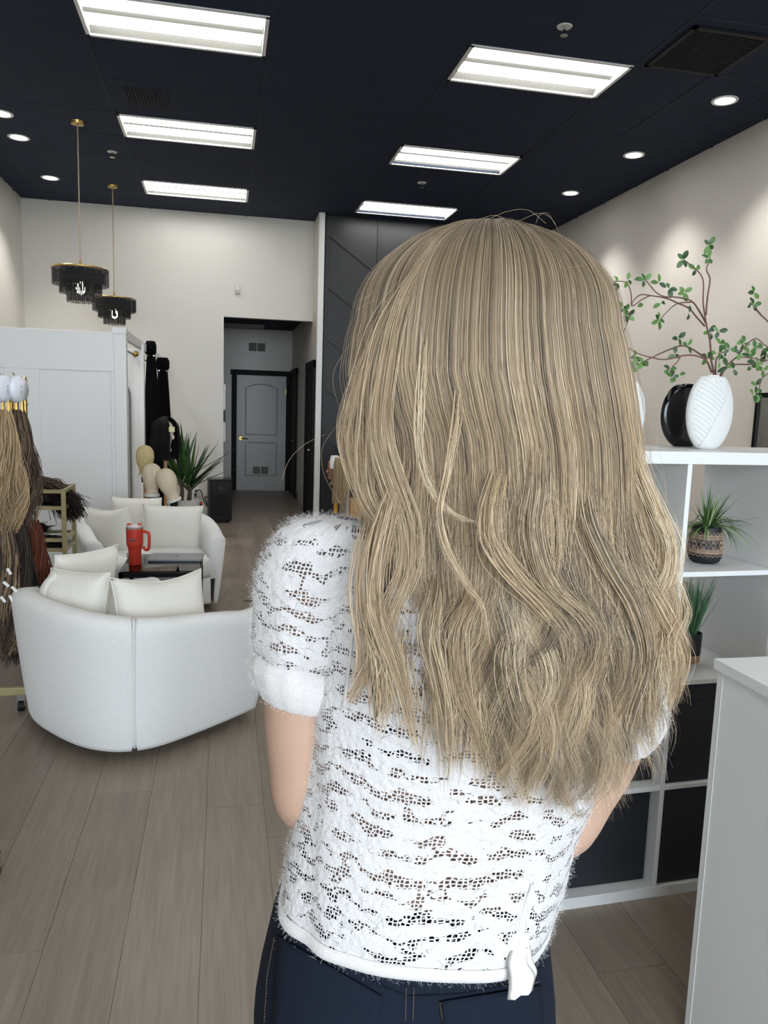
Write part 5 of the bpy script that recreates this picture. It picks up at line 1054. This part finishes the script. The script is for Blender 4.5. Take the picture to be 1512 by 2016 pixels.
# fuzz of the mohair knit
def fuzz():
    r_ = np.random.default_rng(4); P = []; src = []
    for o in [blouse] + [c for c in blouse.children if c.name.split('.')[0] in ('sleeve', 'cuff', 'hem')]:
        me = o.data; n = len(me.polygons); ce = np.zeros(n * 3, np.float32); no = np.zeros(n * 3, np.float32); ar = np.zeros(n, np.float32); me.polygons.foreach_get('center', ce); me.polygons.foreach_get('normal', no); me.polygons.foreach_get('area', ar)
        M = np.array(WM[o.name]); ce = ce.reshape(-1, 3) @ M[:3, :3].T + M[:3, 3]; no = no.reshape(-1, 3) @ M[:3, :3].T
        cen = ce.mean(0); sg = np.sign(((ce - cen) * no * [1, 1, .1]).sum(1)); no *= sg[:, None]; cnt = int(ar.sum() / 1e-5 * (1.0 if o is blouse else 2.0)); k = r_.choice(n, cnt, p=ar / ar.sum())
        src.append((ce[k] + r_.normal(0, .0022, (cnt, 3)), no[k]))
    c = np.vstack([s[0] for s in src]); nn = np.vstack([s[1] for s in src]); N_ = len(c); d = nn + r_.normal(0, .75, (N_, 3)); d /= np.linalg.norm(d, axis=1, keepdims=True); L = r_.uniform(.0012, .0038, N_)
    K = 4; tt = np.linspace(0, 1, K); cu = r_.normal(0, .35, (N_, 3)); P = c[:, None] + (d[:, None] * tt[None, :, None] + cu[:, None] * (tt ** 2)[None, :, None]) * L[:, None, None]
    return P
FZ = mat_attr('knit_fuzz', .9, .1)
P = fuzz(); fz = hair_curves('fuzz', P, np.linspace(.00008, .00003, 4), np.array(lin('efeeec')), FZ, blouse); fz['kind'] = 'stuff'

# ------------------------------------------------------------------ the hair
ZE = np.array([1.757, 1.752, 1.742, 1.717, 1.687, 1.642, 1.603, 1.57, 1.545, 1.52, 1.469, 1.417, 1.364, 1.311, 1.256, 1.20])[::-1]
XLs = np.array([.262, .238, .212, .172, .143, .132, .128, .136, .146, .150, .149, .143, .140, .140, .142, .150])[::-1]
XRs = np.array([.266, .312, .336, .368, .389, .408, .420, .428, .435, .440, .455, .463, .472, .478, .475, .46])[::-1]
BK_Z = np.array([1.20, 1.28, 1.35, 1.42, 1.50, 1.58, 1.66, 1.72, 1.757]); BKd = np.array([.135, .133, .130, .122, .125, .132, .125, .095, .03])
def env(z): return np.interp(z, ZE, XLs), np.interp(z, ZE, XRs), np.interp(z, BK_Z, BKd)
HTONE = np.array([lin(c) for c in ('d2b998', 'c2a988', 'ae9677', '97826a', '80705e', '6a5d50', 'e3d0b0', '564b43')])
HM = mat_attr('blonde_hair', .38, .45)
HM.node_tree.nodes['Principled BSDF'].inputs['Anisotropic'].default_value = .3
# inner mass of hair so that no skull shows between strands
rows = []; n = 40
for z in np.concatenate([np.array([1.738, 1.734, 1.727, 1.718, 1.708]), np.linspace(1.69, 1.36, 24)]):
    l, r_, d = env(min(z, 1.66)); cx_ = (l + r_) / 2; hw = (r_ - l) / 2 * .84; d *= .84; rg = []
    if z > 1.64: q = math.sqrt(max(1 - ((z - 1.64) / .10) ** 2, 0)); hw *= q; d *= q; cx_ = .266 + (cx_ - .266) * q
    if z < 1.50: hw *= 1 - (1.50 - z) * .9; cx_ += (1.50 - z) * .10
    for k in range(n + 1):
        a = R(-112) + R(224) * k / n; q = 1 - (.10 + .25 * max(0, (1.45 - z) * 4)) * .5 * (1 + math.sin(k * 1.9 + 3 * math.sin(k))) * (z < 1.45)
        rg.append(Vector((cx_ + hw * math.sin(a), .785 - d * math.cos(a) * q if abs(a) < PI / 2 else (.785 - min(.10, d) * math.cos(a)), z - .02 * (z < 1.37) * (1 + math.sin(k * 2.3)))))
    rows.append(rg)
bm = B(); loft(bm, rows, cap=False, closed=False)
hair = obj('hair', bm, mat('hair_mass', '8d7b5f', .7, var=(60, .25), aniso=(3, 3, .15)), person, smooth=True)
so = hair.modifiers.new('thick', 'SOLIDIFY'); so.thickness = .006; so.offset = -1
NL, NC, K = 760, 52, 34
r_ = np.random.default_rng(21)
def tipz(x): return np.interp(x, [.13, .17, .20, .24, .28, .33, .37, .41, .45, .49, .52], [1.29, 1.25, 1.225, 1.205, 1.19, 1.175, 1.175, 1.195, 1.235, 1.285, 1.33])
ak = np.sort(r_.uniform(-110, 110, NL)); ak = np.radians(ak + 0); lay = r_.uniform(0, 1, NL) ** .6; rho = .84 + .17 * lay
def make_strands(ak, rho, NC, seed, lenk=None):
    r_ = np.random.default_rng(seed); NL = len(ak); N_ = NL * NC; idx = np.repeat(np.arange(NL), NC)
    zt0 = tipz(.315 + .185 * np.sin(ak)); zt = zt0 + r_.uniform(-.012, .085, NL) * (1.3 - (rho - .84) / .17 * .9)
    al = ak[idx] + r_.normal(0, R(2.7), N_) * (1 + .4 * (np.abs(ak[idx]) > 1.2)); rh = rho[idx] + r_.normal(0, .012, N_)
    zt = zt[idx] + np.abs(r_.normal(0, .03, N_)) + (r_.random(N_) < .38) * r_.uniform(0, .13, N_); s = np.linspace(0, 1, K)
    ph = np.minimum(s / .26, 1) * PI / 2; z_top = 1.756; z_w = 1.66
    Z = np.where(s[None] < .26, z_w + (z_top - z_w) * np.cos(ph)[None] ** 1.0 + 0 * zt[:, None], z_w - (z_w - zt[:, None]) * ((s[None] - .26) / .74))
    Z = Z - (1 - rh[:, None]) * .10 * np.cos(ph)[None] * 1.0 - .0
    l, rr, d = env(Z); cx_ = (l + rr) / 2; hw = (rr - l) / 2
    l0, rr0, d0 = env(z_w); top = (s < .26)[None]; sp_ = np.sin(ph)[None]; hw = np.where(top, (rr0 - l0) / 2 * sp_ ** 1.08, hw); d = np.where(top, d0 * sp_ ** .95, d); cx_ = np.where(top, .266 + ((l0 + rr0) / 2 - .266) * sp_ ** 1.5, cx_)
    spread = np.clip((1.52 - Z) / .25, 0, 1); aa = ak[idx][:, None] + (al - ak[idx])[:, None] * (1 - .42 * spread)
    tip = np.clip((Z - zt[:, None]) / .09, 0, 1); aa = ak[idx][:, None] + (aa - ak[idx][:, None]) * (.45 + .55 * tip)
    X = cx_ + hw * rh[:, None] * np.sin(aa); Y = .785 - np.where(np.abs(aa) < PI / 2, d, .10) * rh[:, None] * np.cos(aa)
    # waves: neighbouring locks swing together, then break up towards the ends
    gi = np.arange(NL) // 5 * 2 + (rho > .95); gA = r_.uniform(0, 1, NL)[gi % NL]; gL = r_.uniform(.17, .27, NL)[gi % NL]; gF = r_.normal(0, .9, NL)[gi % NL]
    A = (.010 + .014 * gA + r_.normal(0, .0012, NL))[idx][:, None]; lam = (gL + r_.normal(0, .006, NL))[idx][:, None]; f0 = (3.2 * np.sin(ak * 1.7 + .5) + gF + r_.normal(0, .16, NL))[idx][:, None]
    g = np.clip((1.53 - Z) / .17, 0, 1) ** 1.5; w = 2 * PI * (1.56 - Z) / lam + f0
    X += A * g * (np.sin(w) - np.sin(f0)) * np.cos(aa * .6); Y += A * .55 * g * np.cos(w * 1.03 + 1.1) - .004 * g
    drift = .06 * np.clip((1.50 - Z) / .3, 0, 1) ** 2 * np.sin(ak[idx] * 1.1 + .7)[:, None] * .25 + .004 * np.clip((1.52 - Z) / .3, 0, 1); X += drift
    fz_ = r_.normal(0, 1, (N_, 3)); X += .0014 * np.sin(Z * 60 + fz_[:, :1] * 3) * g + .0012 * fz_[:, 1:2] + .004 * np.clip((1.4 - Z) / .2, 0, 1) * fz_[:, 2:3] * (1 - tip) ** 1
    Y = np.minimum(Y, np.where(Z < 1.42, .785 - bl(1.3)[1] * .99, 9.0)) if False else Y
    P = np.stack([X, Y, Z], -1)
    tone = r_.choice(len(HTONE), NL, p=[.18, .18, .16, .15, .11, .08, .09, .05]); C = HTONE[tone][idx] * r_.uniform(.80, 1.16, (N_, 1)); alt = r_.random(N_) < .32; C[alt] = HTONE[r_.choice(len(HTONE), alt.sum(), p=[.2, .2, .15, .1, .1, .05, .15, .05])]
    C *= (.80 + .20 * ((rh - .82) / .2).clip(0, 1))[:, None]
    root = np.array(lin('6c5c49')); q = np.clip((Z - 1.60) / .14, 0, 1) ** 1.1 * .74; Cc = C[:, None, :] * (1 - q[..., None]) + root * q[..., None]
    Rr = .00021 * r_.uniform(.7, 1.15, (N_, 1)) * (1 - .72 * s[None] ** 3); return P, Rr, Cc
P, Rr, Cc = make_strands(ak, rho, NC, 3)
allP, allR, allC = [P], [Rr], [Cc]
def guided(guides, NC, rad, seed, tones, Kp=K):
    """locks that follow guides drawn at their real depth: list of (px, py, Y) lists"""
    r_ = np.random.default_rng(seed)
    for gi, g in enumerate(guides):
        if g[0][1] > 560: g = [(g[0][0], g[0][1] - 30, g[0][2] + .045), (g[0][0], g[0][1] + 25, g[0][2] + .012)] + g[1:]   # the lock comes out from under the top layer
        Q = catmull([at(*p) for p in g], 10); u = np.linspace(0, 1, Kp); Q = np.stack([np.interp(u, np.linspace(0, 1, len(Q)), Q[:, k]) for k in range(3)], 1)
        off = r_.normal(0, 1, (NC, 3)); prof = (rad * (.55 + .8 * np.sin(np.clip(u * 1.05, 0, 1) * PI) ** .8))[None, :, None]; P = Q[None] + off[:, None] * prof * np.array([1, .5, .6]) + .0012 * np.sin(u[None, :, None] * 14 + off[:, None] * 4)
        cut = r_.uniform(.80, 1.0, NC); st = r_.uniform(0, .38, NC) * (g[0][1] > 500) # shorter strands end earlier
        P = np.stack([np.stack([np.interp(st[i] + u * (cut[i] - st[i]), u, P[i, :, k]) for k in range(3)], 1) for i in range(NC)])
        c = HTONE[np.where(r_.random(NC) < .45, tones[gi % len(tones)], r_.choice([0, 1, 2, 3, 6], NC))] * r_.uniform(.8, 1.12, (NC, 1)); root = np.array(lin('6c5c49')); q = np.clip((P[..., 2] - 1.60) / .14, 0, 1) ** 1.3 * .6
        allP.append(P); allC.append(c[:, None] * (1 - q[..., None]) + root * q[..., None]); allR.append(.00024 * r_.uniform(.7, 1.1, (NC, 1)) * (1 - .7 * u[None] ** 3))
G = [
 [(870, 485, .73), (775, 590, .73), (736, 690, .73), (700, 780, .735), (682, 860, .74), (696, 930, .735), (722, 1000, .72), (762, 1070, .70), (790, 1150, .68)],
 [(860, 490, .72), (768, 610, .72), (730, 710, .72), (704, 800, .72), (694, 870, .72), (708, 940, .71), (735, 1010, .70), (770, 1090, .685), (780, 1180, .68)],
 [(850, 495, .715), (770, 620, .71), (738, 740, .705), (730, 830, .70), (728, 900, .70), (735, 975, .69), (775, 1050, .68), (800, 1140, .67), (790, 1240, .665)],
 [(860, 480, .71), (790, 600, .70), (757, 760, .69), (752, 860, .68), (775, 950, .675), (800, 1030, .67), (802, 1120, .66), (770, 1200, .66), (745, 1290, .665), (700, 1360, .67), (668, 1400, .68)],
 [(735, 1000, .70), (722, 1090, .69), (715, 1180, .68), (722, 1270, .675), (712, 1340, .68), (690, 1390, .685)],
 [(790, 900, .68), (770, 1000, .67), (745, 1100, .665), (742, 1200, .66), (775, 1300, .655), (800, 1400, .655), (828, 1490, .66)],
 [(905, 700, .668), (900, 820, .660), (880, 930, .652), (865, 1010, .648), (885, 1090, .645), (925, 1160, .642), (950, 1200, .645), (965, 1290, .65)],
 [(840, 620, .68), (832, 760, .668), (828, 880, .66), (850, 960, .655), (900, 1015, .65), (960, 1035, .65)],
 [(980, 900, .655), (965, 1000, .648), (970, 1070, .645), (1010, 1130, .643), (1070, 1190, .645), (1120, 1260, .648), (1150, 1350, .652), (1140, 1450, .66)],
 [(1060, 820, .655), (1060, 960, .648), (1050, 1050, .645), (1080, 1150, .643), (1150, 1220, .645), (1190, 1300, .65), (1200, 1400, .655), (1180, 1500, .66)],
 [(1230, 800, .70), (1262, 930, .69), (1295, 1010, .685), (1320, 1070, .68), (1316, 1130, .68), (1296, 1170, .68), (1280, 1240, .68), (1300, 1330, .68), (1335, 1410, .69)],
 [(1240, 1050, .68), (1270, 1150, .675), (1310, 1230, .675), (1338, 1290, .68), (1332, 1350, .685), (1318, 1400, .69)],
 [(1150, 900, .665), (1160, 1020, .655), (1200, 1110, .65), (1250, 1200, .65), (1270, 1300, .655), (1240, 1400, .66), (1220, 1500, .67), (1215, 1570, .675)],
 [(860, 1150, .66), (850, 1250, .655), (870, 1350, .652), (880, 1450, .655), (878, 1560, .66)],
 [(930, 1150, .655), (900, 1250, .652), (905, 1350, .652), (935, 1430, .655), (960, 1510, .66)],
 [(1020, 1200, .652), (1000, 1300, .65), (1020, 1400, .652), (1060, 1480, .656), (1050, 1575, .66)],
 [(1130, 1250, .655), (1120, 1350, .653), (1100, 1450, .656), (1120, 1570, .662)],
]
guided(G[:3], 75, .0040, 30, [0, 1, 2]); guided(G[3:6] + G[8:], 110, .0048, 31, [2, 0, 2, 1, 3, 6, 0, 4, 3, 2, 4, 3]); guided(G[6:8], 26, .0022, 33, [0, 6])
# thin wispy ends
WI = []
for k in range(70):
    x = r_.uniform(720, 1330); y = float(np.interp(x, [700, 850, 1000, 1200, 1330], [1330, 1440, 1490, 1480, 1330])); e = r_.uniform(40, 120); sx = r_.normal(0, 16)
    WI.append([(x - sx, y - 150, .665), (x + r_.normal(0, 6), y - 60, .66), (x + sx * .3, y, .662), (x + sx, y + e, .668)])
guided(WI, 14, .0030, 32, [0, 1, 2, 3, 6, 1, 4])
# flyaway single hairs
rf = np.random.default_rng(8); pick = rf.choice(len(P), 420, replace=False); F = P[pick].copy(); u = np.linspace(0, 1, K)[None, :, None]; cen = np.array([.275, .785, 1.45]); out = F - cen; out[..., 2] *= .2; out /= np.linalg.norm(out, axis=2, keepdims=True) + 1e-6
F += out * (rf.uniform(.001, .010, (420, 1, 1)) * np.sin(u * PI * rf.uniform(.8, 1.6, (420, 1, 1)))) + rf.normal(0, .006, (420, 1, 3)) * u; allP.append(F); allR.append(np.full((420, K), .00013)); allC.append(Cc[pick])
def single(pts): 
    Q = catmull([at(*p) for p in pts], 12); u = np.linspace(0, 1, K); Q = np.stack([np.interp(u, np.linspace(0, 1, len(Q)), Q[:, k]) for k in range(3)], 1); allP.append(Q[None]); allR.append(np.full((1, K), .00010)); allC.append(np.broadcast_to(HTONE[1], (1, K, 3)))
for s_ in ([(960, 432, .74), (1000, 416, .74), (1040, 414, .74), (1075, 440, .74)], [(1020, 436, .73), (1060, 420, .73), (1085, 430, .73), (1100, 455, .73)], [(1055, 440, .72), (1062, 424, .72), (1078, 420, .72), (1095, 445, .72)], [(940, 434, .74), (970, 424, .74), (995, 430, .74)],
           [(720, 640, .75), (680, 690, .75), (658, 730, .75), (657, 765, .75), (668, 800, .75)], [(640, 855, .75), (600, 875, .75), (570, 905, .75), (555, 945, .75)], [(670, 830, .75), (640, 870, .75), (633, 905, .75), (645, 950, .75), (690, 1020, .75)], [(1268, 760, .72), (1275, 860, .72), (1290, 950, .72)],
           [(760, 560, .74), (730, 580, .74), (705, 592, .74)], [(745, 590, .74), (720, 600, .74), (700, 612, .74)], [(1075, 555, .67), (1110, 530, .67), (1150, 524, .68)], [(800, 760, .67), (900, 800, .66), (1000, 860, .66)], [(905, 960, .65), (960, 900, .652), (1060, 905, .655)], [(1290, 850, .72), (1310, 960, .72), (1300, 1060, .72)],
           [(1255, 880, .72), (1300, 930, .72), (1312, 990, .72), (1300, 1040, .72)]): single(s_)
AP = np.concatenate(allP); AR = np.concatenate([np.broadcast_to(a, (len(p), K)) for a, p in zip(allR, allP)]); AC = np.concatenate(allC)
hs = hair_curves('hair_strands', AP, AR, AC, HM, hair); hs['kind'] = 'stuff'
